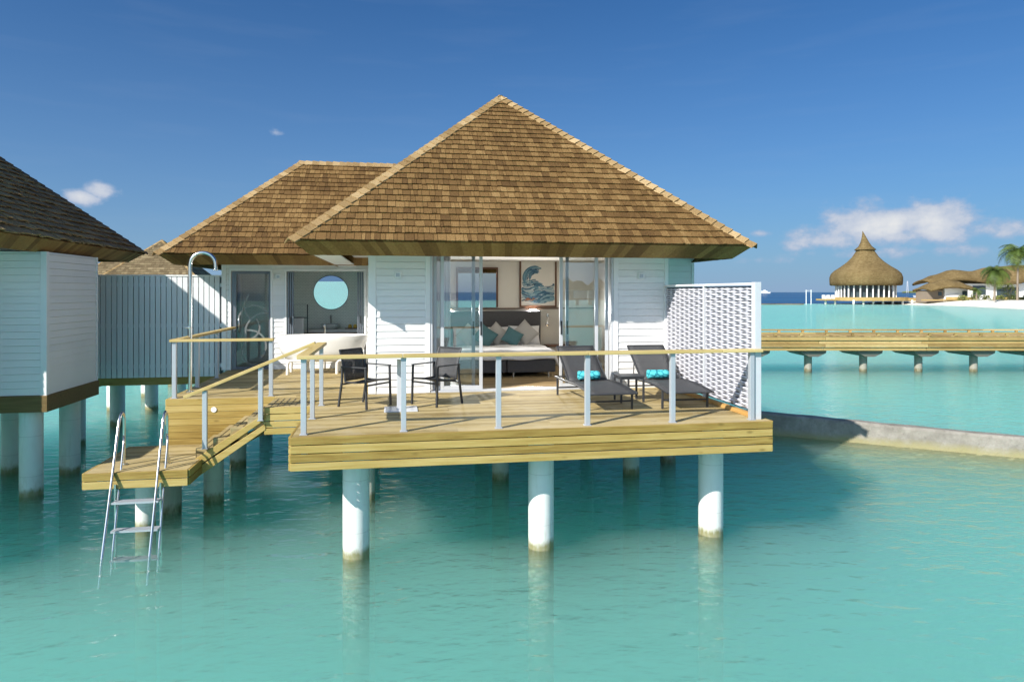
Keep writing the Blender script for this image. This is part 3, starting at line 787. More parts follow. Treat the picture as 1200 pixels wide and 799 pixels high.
# treads and stringer
for k in range(4):
    z = PZ + .14 * (k + 1); x0 = -2.80 + .2325 * k; x1 = x0 + .2325
    b = MB(); rnd = random.Random(40 + k); b.box(x0, x1 + .012, 10.262, V0 - .068, z - .03, z, rnd.random()); b.box(x0 + .012, x0 + .034, 10.29, V0 - .07, z - .14, z - .031, rnd.random()); b.box(x0 + .0, x1 + .0, 10.262, 10.288, z - .17, z - .031, rnd.random())
    tr = b.build('stair_tread', M['deck'], deck, bevel=.003)
    g = MB()
    for s in range(2): g.box(x0 + .07 + .09 * s, x0 + .078 + .09 * s, 10.30, V0 - .12, z + .001, z + .004)
    g.build('dark_strip', M['black'], tr)  # two thin dark lines along each tread
b = MB(); rnd = random.Random(5)
for r, (h0, h1) in enumerate(((.0, .135), (.148, .285))):
    a0, a1 = Vector((-2.80, 0, PZ + .12)), Vector((-1.85, 0, FL + .06))
    def q4(p, d): return (p.x, 10.225, p.z - d - .115), (p.x, 10.258, p.z - d - .115)
    A, B_ = q4(a0, h1), q4(a1, h1 - .02); C_, D_ = q4(a1, h0 + .03), q4(a0, h0)
    b.hexa([A[0], B_[0], B_[1], A[1], D_[0], C_[0], C_[1], D_[1]], rnd.random())
b.build('stair_stringer', M['deckface'], deck, bevel=.004)
b = MB(); b.hexa([(-2.80, 10.30, PZ - .17), (-1.90, 10.30, FL - .40), (-1.90, V0 - .08, FL - .40), (-2.80, V0 - .08, PZ - .17), (-2.80, 10.30, PZ - .14), (-1.90, 10.30, FL - .33), (-1.90, V0 - .08, FL - .33), (-2.80, V0 - .08, PZ - .14)]); b.build('joist', M['darkboard'], deck)
b = MB()
for k in range(7): b.box(-1.80 + .085 * k, -1.793 + .085 * k, 10.33, 11.05, FL - .002, FL + .001)
for y in (10.5, 10.78): b.box(-1.83, -1.21, y, y + .012, FL + .0012, FL + .003)
b.build('dark_strip', M['black'], deck)  # thin dark lines crossing on the landing
for x, y, r, mt, top in ((-.5, 8.78, .165, 'pile', FL - .21), (1.85, 8.68, .165, 'pile', FL - .21), (4.245, 8.77, .165, 'pile', FL - .21),
                    (-.44, 11.15, .1, 'pile_mossy', FL - .21), (1.83, 12.05, .15, 'pile_mossy', FL - .21), (4.23, 11.95, .15, 'pile_mossy', FL - .21), (5.25, 12.7, .15, 'pile_grey', FL - .05),
                    (-.5, 14.9, .15, 'pile_mossy', FL - .21), (1.85, 14.9, .15, 'pile_mossy', FL - .21), (4.23, 14.9, .15, 'pile_mossy', FL - .21),
                    (-2.88, 11.55, .15, 'pile_mossy', FL - .4), (-3.0, 13.8, .15, 'pile_mossy', FL - .4), (-3.47, 10.3, .13, 'pile', PZ - .06), (-3.36, 11.02, .15, 'pile_grey', PZ - .06), (-1.25, 14.9, .15, 'pile_mossy', FL - .4), (-3.1, 17.2, .15, 'pile_mossy', FL - .4)):
    b = MB(); b.cyl((x, y), r, -4.6, top, 28); b.build('pile', M[mt], deck)
b = MB(); b.tube([(-2.80, V0 - .066, 1.477), (-2.80, V0 - .074, 1.477)], .042, 20); b.build('step_light', M['white_paint'], deck)

# ------------------------------------------------------------------ railings
def post(b, x, y, z0, z1, s=.062): 
    b.box(x - s / 2, x + s / 2, y - s / 2, y + s / 2, z0, z1); b.box(x - .045, x + .045, y - .045, y + .045, z0, z0 + .008)
RZ = FL + .875
rl = thing('deck_railing', 'long timber topped railing with slim grey posts along the front deck edge', 'railing', (1.8, 8.2, FL))
for x in (-1.06, .083, 1.22, 2.335, 3.45, 4.53):
    b = MB(); post(b, x, 8.2, FL, RZ); b.build('post', M['alu'], rl, bevel=.004)
for y in (9.2, 10.27):
    b = MB(); post(b, -1.08, y, FL, RZ, .055); b.build('post', M['alu'], rl, bevel=.004)
b = MB(); b.box(-1.13, .073, 8.13, 8.27, RZ, RZ + .04, .6); b.box(.077, 2.33, 8.13, 8.27, RZ, RZ + .04, .4); b.box(2.334, 4.10, 8.13, 8.27, RZ, RZ + .04, .55); b.box(4.104, 4.66, 8.13, 8.27, RZ, RZ + .04, .9)
b.build('handrail', M['railwood'], rl, bevel=.005)
b = MB(); b.box(-1.15, -1.01, 8.274, 10.34, RZ, RZ + .04, .5); b.build('handrail', M['railwood_y'], rl, bevel=.005)
rl = thing('stair_railing', 'sloping timber handrail on two grey posts beside the deck stairs', 'railing', (-2, 10.25, FL))
for x, z0, z1 in ((-2.66, 1.10, 1.915), (-1.91, 1.47, 2.225)):
    b = MB(); post(b, x, 10.2, z0, z1, .062); b.build('post', M['alu'], rl, bevel=.004)
b = MB(); b.bar((-2.93, 10.2, 1.83), (-1.155, 10.2, 2.565), .11, .045, t=.5); b.build('handrail', M['railwood'], rl, bevel=.005)
rl = thing('side_railing', 'short timber topped railing along the bathroom deck corner by the outdoor shower', 'railing', (-3, 11.4, FL))
for x, y in ((-3.41, 11.36), (-1.97, 11.36), (-3.41, 12.6), (-3.41, 13.9)):
    b = MB(); post(b, x, y, FL, RZ, .06); b.build('post', M['alu'], rl, bevel=.004)
b = MB(); b.box(-3.47, -1.93, 11.30, 11.42, RZ, RZ + .04, .5); b.build('handrail', M['railwood'], rl, bevel=.005)
b = MB(); b.box(-3.47, -3.35, 11.424, 15.24, RZ, RZ + .04, .4); b.build('handrail', M['railwood_y'], rl, bevel=.005)

# ------------------------------------------------------------------ privacy screen
ps = thing('privacy_screen', 'tall white woven wicker privacy screen at the right end of the deck', 'screen', (4.62, 9.7, FL))
SX = 4.62; S0, S1, S2 = 8.24, 9.74, 11.26
for i, (a, c) in enumerate(((S0 + .05, S1 - .03), (S1 + .03, S2 - .02))):
    b = MB(); rnd = random.Random(60 + i); nr = 45; ph = (ZT - FL - .16) / nr; n = 64
    for r in range(nr):
        z = FL + .10 + r * ph; sg = 1 if r % 2 else -1
        vs = []
        amp = .010 + rnd.random() * .003; off = rnd.uniform(-.12, .12); zz = rnd.uniform(-.002, .002); gp = rnd.uniform(.38, .54)
        for k in range(n + 1):
            y = a + (c - a) * k / n; sn = math.sin(2 * math.pi * (y - a) / .36 + off); x = SX + sg * amp * sn
            hh = ph / 2 * (1.02 - gp * abs(sn) ** 1.3); zc = z + ph / 2 + zz; tl = .006 * sg * sn
            vs += [(x - .003 + tl, y, zc - hh), (x - .003 - tl, y, zc + hh), (x + .003 + tl, y, zc - hh), (x + .003 - tl, y, zc + hh)]
        fs = []
        for k in range(n):
            o_ = k * 4; p_ = o_ + 4; fs += [(o_, o_ + 1, p_ + 1, p_), (o_ + 2, p_ + 2, p_ + 3, o_ + 3), (o_, p_, p_ + 2, o_ + 2), (o_ + 1, o_ + 3, p_ + 3, p_ + 1)]
        b.add(vs, fs, rnd.random())
    pn = b.build('woven_panel', M['screen'], ps)
    b = MB(); b.box(SX + .021, SX + .026, a - .01, c + .01, FL + .08, ZT - .04); b.build('backing', M['screencore'], pn)
b = MB(); b.box(SX - .045, SX + .045, S0 - .05, S0 + .04, FL, ZT + .01); b.build('post', M['alu_white'], ps, bevel=.004)
b = MB(); b.box(SX - .03, SX + .03, S1 - .016, S1 + .016, FL + .06, ZT - .03); b.build('post', M['alu_white'], ps, bevel=.004)
b = MB(); b.box(SX - .03, SX + .03, S2 - .02, S2 + .01, FL + .06, ZT - .03); b.build('post', M['trim'], ps, bevel=.004)
b = MB(); b.box(SX - .035, SX + .035, S0 + .042, S2 + .01, ZT - .028, ZT + .002); b.build('top_rail', M['trim'], ps, bevel=.004)
b = MB(); b.box(SX - .04, SX + .03, S0 + .04, S2, FL + .002, FL + .058); b.build('base_board', wood('orange_board', [(.15, (.36, .19, .05)), (.5, (.5, .29, .09)), (.85, (.6, .38, .14))], 1, .6, .5), ps, bevel=.004)

# ------------------------------------------------------------------ furniture on the deck
def chair(label):
    t = thing('armchair', label, 'chair', (0, 0, 0), 'dark sling armchairs at the deck table')
    # local: front is +x, origin on the deck under the seat
    r = .0135
    for s in (-1, 1):
        y = s * .255
        b = MB(); b.bar((.235, y, 0), (.215, y, .575), .028, .028, (0, 1, 0)); b.build('leg', M['charcoal'], t, bevel=.004)
        b = MB(); b.bar((-.30, y, 0), (-.235, y, .36), .028, .028, (0, 1, 0)); b.bar((-.235, y, .35), (-.225, y, .575), .026, .026, (0, 1, 0)); b.build('leg', M['charcoal'], t, bevel=.004)
        b = MB(); b.box(-.24, .235, y - .022, y + .022, .575, .592); b.build('armrest', M['charcoal'], t, bevel=.005)
        b = MB(); b.tube([(-.20, s * .225, .36), (-.215, s * .225, .5), (-.27, s * .225, .70), (-.31, s * .225, .81)], .0125); b.tube([(.22, s * .24, .385), (.0, s * .235, .36), (-.2, s * .225, .362)], .0125); b.build('side_rail', M['charcoal'], t)
    b = MB(); b.tube([(-.31, -.225, .81), (-.31, .225, .81)], .0125); b.build('top_rail', M['charcoal'], t)
    b = MB(); b.bar((.2, -.25, .33), (.2, .25, .33), .022, .022); b.bar((-.22, -.25, .33), (-.22, .25, .33), .022, .022); b.build('stretcher', M['charcoal'], t)
    b = MB(); b.grid(lambda s, q: (.22 - .42 * s, -.22 + .44 * q, .392 - .05 * math.sin(s * math.pi * .8) * (1 - .4 * abs(2 * q - 1)) - .02 * s), 10, 6); b.build('seat', M['sling'], t, solid=.004)
    def bk(s, q):
        z = .37 + .44 * s; x = -.205 - .03 * s - .075 * s * s - .022 * math.sin(s * math.pi) * (1 - (2 * q - 1) ** 2)
        return (x, -.22 + .44 * q, z)
    b = MB(); b.grid(bk, 8, 10); b.build('backrest', M['sling'], t, solid=.004)
    return t
def sling_mat():
    k = NT('charcoal_sling_mesh'); k.N.remove(k.b)
    d = k.n('BsdfPrincipled'); d.inputs['Base Color'].default_value = (.055, .056, .06, 1); d.inputs['Roughness'].default_value = .6
    tr = k.n('BsdfTransparent'); mx = k.n('MixShader')
    ck = k.noise(k.coords((1, 1, 1)), 900, 0)
    k.L.new(k.rng(ck, .45, .55, .70, .92), mx.inputs[0]); k.L.new(tr.outputs[0], mx.inputs[1]); k.L.new(d.outputs[0], mx.inputs[2]); k.L.new(mx.outputs[0], k.out.inputs[0]); return k.m
M['sling'] = sling_mat()
def put(o, x, y, z, rz): o.location = (x, y, z); o.rotation_euler = (0, 0, rz)
c1 = chair('dark sling armchair left of the pedestal table, before the bathtub')
put(c1, -.43, 10.11, FL, rad(-40))
c2 = copy_thing(c1, (.57, 10.14, FL), rad(222), 'dark sling armchair right of the pedestal table, before the left glass door')

t = thing('pedestal_table', 'small white table on one square pedestal between two dark armchairs', 'table', (.10, 9.72, FL))
b = MB(); b.box(-.17, .29, 9.50, 9.94, FL + .002, FL + .014); b.build('base_plate', M['alu_white'], t, bevel=.003)
b = MB(); b.box(.005, .07, 9.685, 9.755, FL + .014, FL + .735); b.build('pedestal', M['alu_white'], t, bevel=.004)
b = MB(); b.box(-.27, .36, 9.42, 10.02, FL + .735, FL + .755); b.build('tabletop', M['trim'], t, bevel=.004)

def lounger(label):
    t = thing('sun_lounger', label, 'lounger', (0, 0, 0), 'dark sling loungers on the deck')
    # local: head at +y, foot at -y, width along x
    w = .335; hy, zs = .18, .285
    def prof(s):  # side rail of the seat from foot to hinge
        y = -.98 + (hy + .98) * s; return y, zs - .035 + .035 * math.sin(s * math.pi * .5) + .02 * math.sin(s * math.pi)
    for s in (-1, 1):
        b = MB(); b.tube([(s * w, prof(i / 10)[0], prof(i / 10)[1]) for i in range(11)] + [(s * w, .5, zs - .005), (s * w, .86, zs - .008)], .017, 8); b.build('side_rail', M['charcoal'], t)
        for y0 in (-.78, .72):
            b = MB(); b.bar((s * w, y0, 0), (s * w, y0 - .01 * (1 if y0 < 0 else -1), .27), .03, .03, (0, 1, 0)); b.build('leg', M['charcoal'], t, bevel=.004)
        b = MB(); b.tube([(s * (w - .03), hy, zs), (s * (w - .03), hy + .37, zs + .25), (s * (w - .03), hy + .69, zs + .475)], .015, 8); b.build('back_frame', M['charcoal'], t)
    b = MB()
    for y, z in ((-.98, prof(0)[1]), (-.78, .12), (.72, .12), (.86, zs - .008)): b.tube([(-w, y, z), (w, y, z)], .013, 8)
    b.tube([(-w + .03, hy + .69, zs + .475), (w - .03, hy + .69, zs + .475)], .015, 8)
    b.tube([(-w + .05, hy + .42, zs + .28), (-w + .05, .62, zs - .0)], .009, 6); b.tube([(w - .05, hy + .42, zs + .28), (w - .05, .62, zs - .0)], .009, 6)
    b.build('cross_bar', M['charcoal'], t)
    b = MB(); b.grid(lambda s, q: (-w + .01 + (2 * w - .02) * q, prof(s)[0], prof(s)[1] + .012 - .012 * math.sin(q * math.pi)), 14, 6); b.build('seat', M['sling'], t, solid=.005)
    b = MB(); b.grid(lambda s, q: (-w + .04 + (2 * w - .08) * q, hy + .69 * s, zs + .012 + .475 * s - .03 * math.sin(s * math.pi) * .6 - .01 * math.sin(q * math.pi)), 10, 6); b.build('backrest', M['sling'], t, solid=.005)
    return t
l1 = lounger('dark sling sun lounger before the right glass door'); put(l1, 2.91, 9.98, FL, rad(2))
l2 = copy_thing(l1, (4.06, 9.95, FL), rad(-1), 'dark sling sun lounger beside the white wicker screen')
t = thing('side_table', 'small dark slatted side table between the two loungers', 'side table', (3.48, 9.93, FL))
b = MB()
for k in range(5): b.box(3.29, 3.67, 9.755 + .07 * k, 9.755 + .07 * k + .064, FL + .375, FL + .395)
b.build('tabletop', M['charcoal'], t, bevel=.003)
b = MB(); b.box(3.30, 3.66, 9.765, 9.785, FL + .345, FL + .374); b.box(3.30, 3.66, 10.075, 10.095, FL + .345, FL + .374); b.box(3.30, 3.32, 9.785, 10.075, FL + .345, FL + .374); b.box(3.64, 3.66, 9.785, 10.075, FL + .345, FL + .374); b.build('apron', M['charcoal'], t)
for x, y in ((3.305, 9.775), (3.655, 9.775), (3.305, 10.085), (3.655, 10.085)):
    b = MB(); b.box(x - .014, x + .014, y - .014, y + .014, FL, FL + .345); b.build('leg', M['charcoal'], t)

def turq_mat():
    k = NT('turquoise_towel'); k.set(.95, 0, .1)
    v = k.n('TexVoronoi', feature='DISTANCE_TO_EDGE'); v.inputs['Scale'].default_value = 9; k.L.new(k.coords((1, 1, 1)), v.inputs['Vector'])
    c = k.mix(k.rng(v.outputs['Distance'], .04, .08, 1, 0), (.10, .55, .60), (.02, .20, .26)); k.col(c)
    k.bump(k.noise(k.coords(), 120, 2), .4, .01); return k.m
M['turq'] = turq_mat()
def towel_roll(x, y, z, rz, label):
    b = MB(); n = 40; pts = []
    L_, R0 = .33, .063
    for k in range(n + 1):
        a = k / n * 2 * math.pi * 3.2; r = R0 * (.25 + .75 * k / n); pts.append((r * math.cos(a), r * math.sin(a)))
    b.grid(lambda s, q: (-L_ / 2 + L_ * q, pts[min(n, int(round(s * n)))][0], pts[min(n, int(round(s * n)))][1]), n, 6)
    o = b.build('rolled_towel', M['turq'], None, solid=.012); put(o, x, y, z, rz); tag(o, label, 'towel', 'rolled turquoise towels'); return o
towel_roll(2.90, 10.10, FL + .378, rad(2), 'rolled turquoise patterned towel on the lounger before the glass door')
towel_roll(4.00, 10.07, FL + .378, rad(-1), 'rolled turquoise patterned towel on the lounger by the wicker screen')

# bathtub on two leg frames
t = thing('bathtub', 'oval white freestanding bathtub on leg frames outside the bathroom window', 'bathtub', (-1.5, 14.45, FL))
b = MB(); pr = [(.0, .24), (.55, .245), (.78, .30), (.90, .48), (.965, .66), (.985, .76), (.975, .775), (.955, .765), (.93, .66), (.86, .48), (.74, .36), (.5, .32), (0, .315)]
b.lathe(pr, (-1.5, 14.45, FL), 48, .5, .93, .42); b.build('basin', M['porcelain'], t)
for x in (-1.98, -1.02):
    for y in (14.2, 14.7):
        b = MB(); b.tube([(x - .17, y, FL), (x - .165, y, FL + .22), (x - .13, y, FL + .275), (x + .13, y, FL + .275), (x + .165, y, FL + .22), (x + .17, y, FL)], .030, 10); b.build('leg_frame', M['porcelain'], t)
b = MB(); b.tube([(-1.5, 14.98, FL), (-1.5, 14.98, FL + .92), (-1.5, 14.93, FL + .95), (-1.5, 14.82, FL + .93)], .016, 10); tag(b.build('bath_tap', M['chrome'], None, origin=(-1.5, 14.98, FL)), 'slim chrome standing tap behind the white bathtub', 'tap')

# outdoor shower
t = thing('outdoor_shower', 'tall hooked stainless steel shower pipe on the left deck corner', 'shower', (-3.36, 12.0, FL))
pts = [(-3.36, 12.0, FL), (-3.36, 12.0, 3.72)] + [(-3.36 + .2 - .2 * math.cos(a), 12.0, 3.75 + .2 * math.sin(a)) for a in [math.pi * k / 14 for k in range(15)]] + [(-2.96, 12.0, 3.69)]
b = MB(); b.tube(pts, .03, 14); b.build('pipe', M['steel'], t)
b = MB(); b.lathe([(.0, 3.69), (.03, 3.69), (.036, 3.68), (.036, 3.66), (0, 3.66)], (-2.96, 12.0, 0), 18); b.build('shower_head', M['steel'], t)
b = MB(); b.cyl((-3.36, 12.0), .07, FL + .001, FL + .015); b.build('base_flange', M['steel'], t)
b = MB(); b.tube([(-3.36, 11.97, 2.72), (-3.36, 11.92, 2.72)], .022, 10); b.tube([(-3.42, 11.92, 2.72), (-3.30, 11.92, 2.72)], .008, 8); b.build('valve', M['steel'], t)

# swim ladder
t = thing('swim_ladder', 'stainless steel swim ladder from the low platform down into the water', 'ladder', (-3.4, 9.8, PZ))
for x in (-3.66, -3.11):
    b = MB()
    b.tube([(x, 10.05, PZ), (x, 10.05, 1.58), (x, 10.03, 1.64), (x, 9.98, 1.67), (x, 9.92, 1.64), (x + .0, 9.88, 1.57), (x + .06, 9.18, -.02), (x + .073, 9.06, -.32)], .018, 10)
    b.tube([(x, 10.05, 1.30), (x + .02, 9.98, 1.355), (x + .045, 9.92, 1.335), (x + .055, 9.885, 1.27), (x + .085, 9.45, .0), (x + .095, 9.36, -.28)], .015, 10)
    b.cyl((x, 10.05), .05, PZ + .001, PZ + .012, 16); b.build('handrail', M['steel'], t)
    b = MB(); b.tube([(x + .05, 9.615, .80), (x + .07, 9.58, .0), (x + .08, 9.54, -.28)], .016, 8); b.build('stile', M['steel'], t)
for z in (.60, .245, -.12):
    b = MB(); yy = 9.56 - .02 * (.6 - z)
    for k in range(4): b.box(-3.59, -3.03, yy - .12 + .036 * k - .15 * (.6 - z) * .4, yy - .095 + .036 * k - .15 * (.6 - z) * .4, z - .012, z + .012)
    b.build('tread', M['alu'], t)

# wall lights
def wall_light(x, y, z, label):
    t = thing('wall_light', label, 'wall light', (x, y, z), 'small square wall lights on the villa')
    b = MB(); b.box(x - .055, x + .055, y - .03, y, z - .055, z + .055); b.build('housing', M['trim'], t, bevel=.006)
    b = MB(); b.box(x - .03, x + .03, y - .036, y - .031, z - .03, z + .03); b.build('lens', M['alu'], t)
wall_light(.02, V0 - .024, FL + 1.93, 'small square wall light left of the sliding doors')
wall_light(4.17, V0 - .024, FL + 1.93, 'small square wall light right of the sliding doors')
wall_light(-2.50, BV - .024, FL + 1.98, 'small square wall light between bathroom door and bathroom window')

# ------------------------------------------------------------------ bedroom
IF = FL + .012
t = thing('double_bed', 'wide double bed with white duvet and tall charcoal headboard', 'bed', (2.1, 13.9, IF))
b = MB()
for k in range(2): b.box(1.14 + .97 * k, 2.10 + .97 * k - .006, 13.0, 14.93, IF + .08, IF + .33)
b.build('base', M['grey_fabric'], t, bevel=.02)
for x in (1.3, 2.0, 2.25, 2.95):
    for y in (13.12, 14.8):
        b = MB(); b.cyl((x, y), .018, IF, IF + .08, 10); b.build('leg', M['chrome'], t)
b = MB(); b.box(1.02, 3.18, 14.94, 15.04, IF + .05, IF + 1.22); b.build('headboard', M['grey_fabric'], t, bevel=.02)
b = MB(); b.box(1.13, 3.07, 12.98, 14.92, IF + .335, IF + .47); b.build('mattress', M['linen'], t, bevel=.05)
b = MB()
def duv(s, q):
    x = 1.10 + 2.0 * s; y = 12.955 + 1.30 * q
    e = min(s, 1 - s) * 2.0; f = q * 1.3
    z = .50 + .008 * math.sin(x * 9 + y * 4) + .008 * math.sin(y * 13 - x * 3)
    z -= .15 * (1 - sm(0, .05, e)) + .16 * (1 - sm(0, .06, f)); return (x, y, IF + z)
b.grid(duv, 60, 60); b.build('duvet', M['linen'], t, solid=.03)
def cushion(x, y, z, w, h, th, mat, label, rot=0, lean=.35, cat='cushion', nm='cushion', rz=0, group=None):
    b = MB()
    def side(sg):
        def f(s, q):
            a, c = 2 * s - 1, 2 * q - 1
            e = (1 - abs(a) ** 3.2) * (1 - abs(c) ** 3.2)
            pin = 1 - .07 * (1 - a * a) * abs(c) ** 2; pin2 = 1 - .07 * (1 - c * c) * abs(a) ** 2
            return (w / 2 * a * pin2, sg * th / 2 * max(0, e) ** .5, h / 2 * c * pin)
        return f
    b.grid(side(1), 14, 14); b.grid(side(-1), 14, 14)
    o = b.build(nm, M[mat], None)
    Mx = Matrix.Translation((x, y, z)) @ Matrix.Rotation(rz, 4, 'Z') @ Matrix.Rotation(-lean, 4, 'X') @ Matrix.Rotation(rot, 4, 'Y')
    o.matrix_world = Mx; return tag(o, label, cat, group)
MZ = IF + .47
cushion(1.56, 14.80, MZ + .20, .72, .44, .18, 'linen', 'plump white pillow at the left of the headboard, behind the glass door', lean=.3, cat='pillow', nm='pillow')
cushion(2.13, 14.80, MZ + .20, .60, .44, .18, 'linen', 'plump white pillow at the middle of the headboard, mostly behind cushions', lean=.3, cat='pillow', nm='pillow')
cushion(2.78, 14.80, MZ + .21, .70, .46, .18, 'linen', 'plump white pillow at the right of the headboard', lean=.3, cat='pillow', nm='pillow')
cushion(1.52, 14.58, MZ + .24, .42, .42, .13, 'beige_fabric', 'beige diamond set cushion at the left, seen through the glass door', rot=rad(45), lean=.4)
cushion(2.13, 14.58, MZ + .26, .42, .42, .13, 'beige_fabric', 'beige cushion in the middle of the bed, between the teal ones', rot=rad(45), lean=.4)
cushion(2.75, 14.56, MZ + .28, .46, .46, .13, 'beige_fabric', 'beige diamond set cushion before the right white pillow', rot=rad(48), lean=.4)
cushion(1.86, 14.42, MZ + .23, .42, .42, .13, 'teal_fabric', 'teal cushion at the edge of the left glass door', rot=rad(38), lean=.45)
cushion(2.44, 14.38, MZ + .21, .38, .38, .13, 'teal_fabric', 'teal cushion in front of the right beige cushion', rot=rad(33), lean=.5)
# painting, a plain stormy wave in blue strokes
t = thing('wave_painting', 'tall framed painting of a curling blue wave over the bed', 'painting', (3.05, 15.06, FL + 1.85))
PX0, PX1, PZ0, PZ1 = 2.72, 3.57, FL + 1.31, FL + 2.42
b = MB(); b.box(PX0, PX0 + .035, 15.05, 15.09, PZ0, PZ1); b.box(PX1 - .035, PX1, 15.05, 15.09, PZ0, PZ1); b.box(PX0 + .035, PX1 - .035, 15.051, 15.089, PZ0, PZ0 + .035); b.box(PX0 + .035, PX1 - .035, 15.051, 15.089, PZ1 - .035, PZ1); b.build('frame', M['dark_wood'], t)
b = MB(); b.box(PX0 + .034, PX1 - .034, 15.07, 15.088, PZ0 + .034, PZ1 - .034); cv = b.build('canvas', M['inner'], t)
def paint_mat():
    k = NT('blue_paint'); k.set(.6)
    k.col(k.ramp(k.tint(), [(0, (.015, .05, .10)), (.35, (.04, .14, .23)), (.65, (.16, .32, .40)), (.9, (.55, .62, .62)), (1, (.5, .2, .1))])); return k.m
b = MB(); rnd = random.Random(9); cw, chh = PX1 - PX0 - .08, PZ1 - PZ0 - .08; ox, oz = PX0 + .04, PZ0 + .04
def stroke(pts, wd, tt, yy):
    for (xa, za), (xb, zb) in zip(pts, pts[1:]):
        dx, dz = xb - xa, zb - za; l_ = math.hypot(dx, dz) or 1; nx_, nz_ = -dz / l_ * wd, dx / l_ * wd
        v = [(xa + nx_, za + nz_), (xb + nx_, zb + nz_), (xb - nx_, zb - nz_), (xa - nx_, za - nz_)]
        if all(0 <= p[0] <= 1 and 0 <= p[1] <= 1 for p in v): b.add([(ox + p[0] * cw, yy, oz + p[1] * chh) for p in v], [(0, 1, 2, 3)], tt)
for k in range(90):
    x0 = rnd.uniform(-.1, .95); z0 = rnd.uniform(.1, .5)
    if z0 > .34 + .3 * abs(x0 - .55) + .2 * max(0, .45 - x0): continue
    stroke([(x0 + .07 * i, z0 + .03 * math.sin((x0 + .07 * i) * 8)) for i in range(4)], .035, rnd.uniform(.35, .85), 15.0698 - k * .000002)
for k in range(230):
    yy = 15.0692 - k * .000004
    if k < 150:  # heaving water
        x0 = rnd.uniform(-.1, 1); z0 = rnd.uniform(.08, .60) ; lim = .40 + .22 * abs(x0 - .55) + .22 * max(0, .45 - x0) * 2
        if z0 > lim: z0 = rnd.uniform(.1, lim)
        pts = [(x0 + .05 * i, z0 + .035 * math.sin((x0 + .05 * i) * 9 + z0 * 8) + .02 * i * (x0 > .5) * .5) for i in range(rnd.randint(3, 7))]
        stroke(pts, rnd.uniform(.006, .016), rnd.uniform(0, .93), yy)
    else:        # the curling crest
        r0 = rnd.uniform(.13, .36); a0 = rnd.uniform(1.0, 2.6); a1 = a0 + rnd.uniform(.5, 1.4)
        pts = [(.42 + r0 * math.cos(a0 + (a1 - a0) * i / 7) * 1.05, .60 + r0 * .72 * math.sin(a0 + (a1 - a0) * i / 7)) for i in range(8)]
        stroke(pts, rnd.uniform(.007, .018), rnd.uniform(0, .85), yy)
for k in range(10):
    x0, z0 = rnd.uniform(.08, .35), rnd.uniform(.06, .14); stroke([(x0, z0), (x0 + .03, z0 + .02), (x0 + .07, z0 + .015)], .012, 1.0, 15.0685)
b.build('painted_wave', paint_mat(), cv)
t = thing('wall_mirror', 'dark framed mirror on the bedroom wall left of the painting', 'mirror', (1.75, 15.06, FL + 1.8))
b = MB(); b.box(1.30, 1.34, 15.05, 15.085, FL + 1.31, FL + 2.20); b.box(2.19, 2.23, 15.05, 15.085, FL + 1.31, FL + 2.20); b.box(1.34, 2.19, 15.051, 15.084, FL + 2.16, FL + 2.20); b.build('frame', M['dark_wood'], t)
b = MB(); b.box(1.34, 2.19, 15.06, 15.08, FL + 1.31, FL + 2.16); b.build('glass_pane', M['mirror_dim'], t)
t = thing('bedside_table', 'small dark wooden bedside table right of the bed', 'table', (3.5, 14.8, IF))
b = MB(); b.box(3.26, 3.80, 14.58, 15.02, IF + .44, IF + .47); b.build('tabletop', M['dark_wood'], t, bevel=.004)
b = MB(); b.box(3.30, 3.76, 14.62, 15.0, IF + .26, IF + .437); b.build('drawer', M['innerpanel'], t)
for x, y in ((3.31, 14.63), (3.75, 14.63), (3.31, 14.99), (3.75, 14.99)):
    b = MB(); b.box(x - .015, x + .015, y - .015, y + .015, IF, IF + .26); b.build('leg', M['dark_wood'], t)
t = thing('reading_lamp', 'small lit reading lamp on the wall right of the headboard', 'lamp', (3.28, 15.05, FL + 1.1))
b = MB(); b.cyl((3.36, 15.03), .035, FL + 1.10, FL + 1.16, 14); b.tube([(3.36, 15.05, FL + 1.13), (3.36, 14.95, FL + 1.14), (3.34, 14.88, FL + 1.08), (3.31, 14.86, FL + .98)], .009, 8); b.build('arm', M['chrome'], t)
b = MB(); b.lathe([(.015, .06), (.03, .03), (.045, -.03), (.042, -.03)], (3.31, 14.86, FL + .94), 16); b.build('lamp_shade', M['chrome'], t)
def emit(name, c, s):
    k = NT(name); k.b.inputs['Base Color'].default_value = (*c, 1); k.b.inputs['Emission Color'].default_value = (*c, 1); k.b.inputs['Emission Strength'].default_value = s; return k.m
b = MB(); b.lathe([(0, .02), (.02, .012), (.026, -.008), (.018, -.026), (0, -.03)], (3.31, 14.86, FL + .935), 14); b.build('bulb', emit('warm_bulb', (1, .75, .45), 12), t)
def headboard_light(x, lab):
    t = thing('headboard_light', lab, 'lamp', (x, 15.05, FL + 1.26), 'small lit lamps on the headboard ledge')
    b = MB(); b.box(x - .08, x + .08, 15.045, 15.048, FL + 1.245, FL + 1.27); b.build('lens', emit('warm_strip', (1, .78, .5), 5), t)
    b = MB(); b.box(x - .10, x + .10, 15.0485, 15.06, FL + 1.24, FL + 1.272); b.build('housing', M['black'], t)
    la = bpy.data.lights.new('headboard_glow', 'AREA'); la.shape = 'RECTANGLE'; la.size = .2; la.size_y = .02; la.energy = 38; la.color = (1, .98, .95)
    lo = bpy.data.objects.new('headboard_glow', la); COL.objects.link(lo); lo.location = (x, 15.02, FL + 1.262); lo.rotation_euler = (rad(-65), 0, 0)
headboard_light(3.02, 'small lit lamp on the ledge at the right end of the headboard')
headboard_light(1.12, 'small lit lamp on the ledge at the left end of the headboard, seen through glass')
b = MB(); n = 90
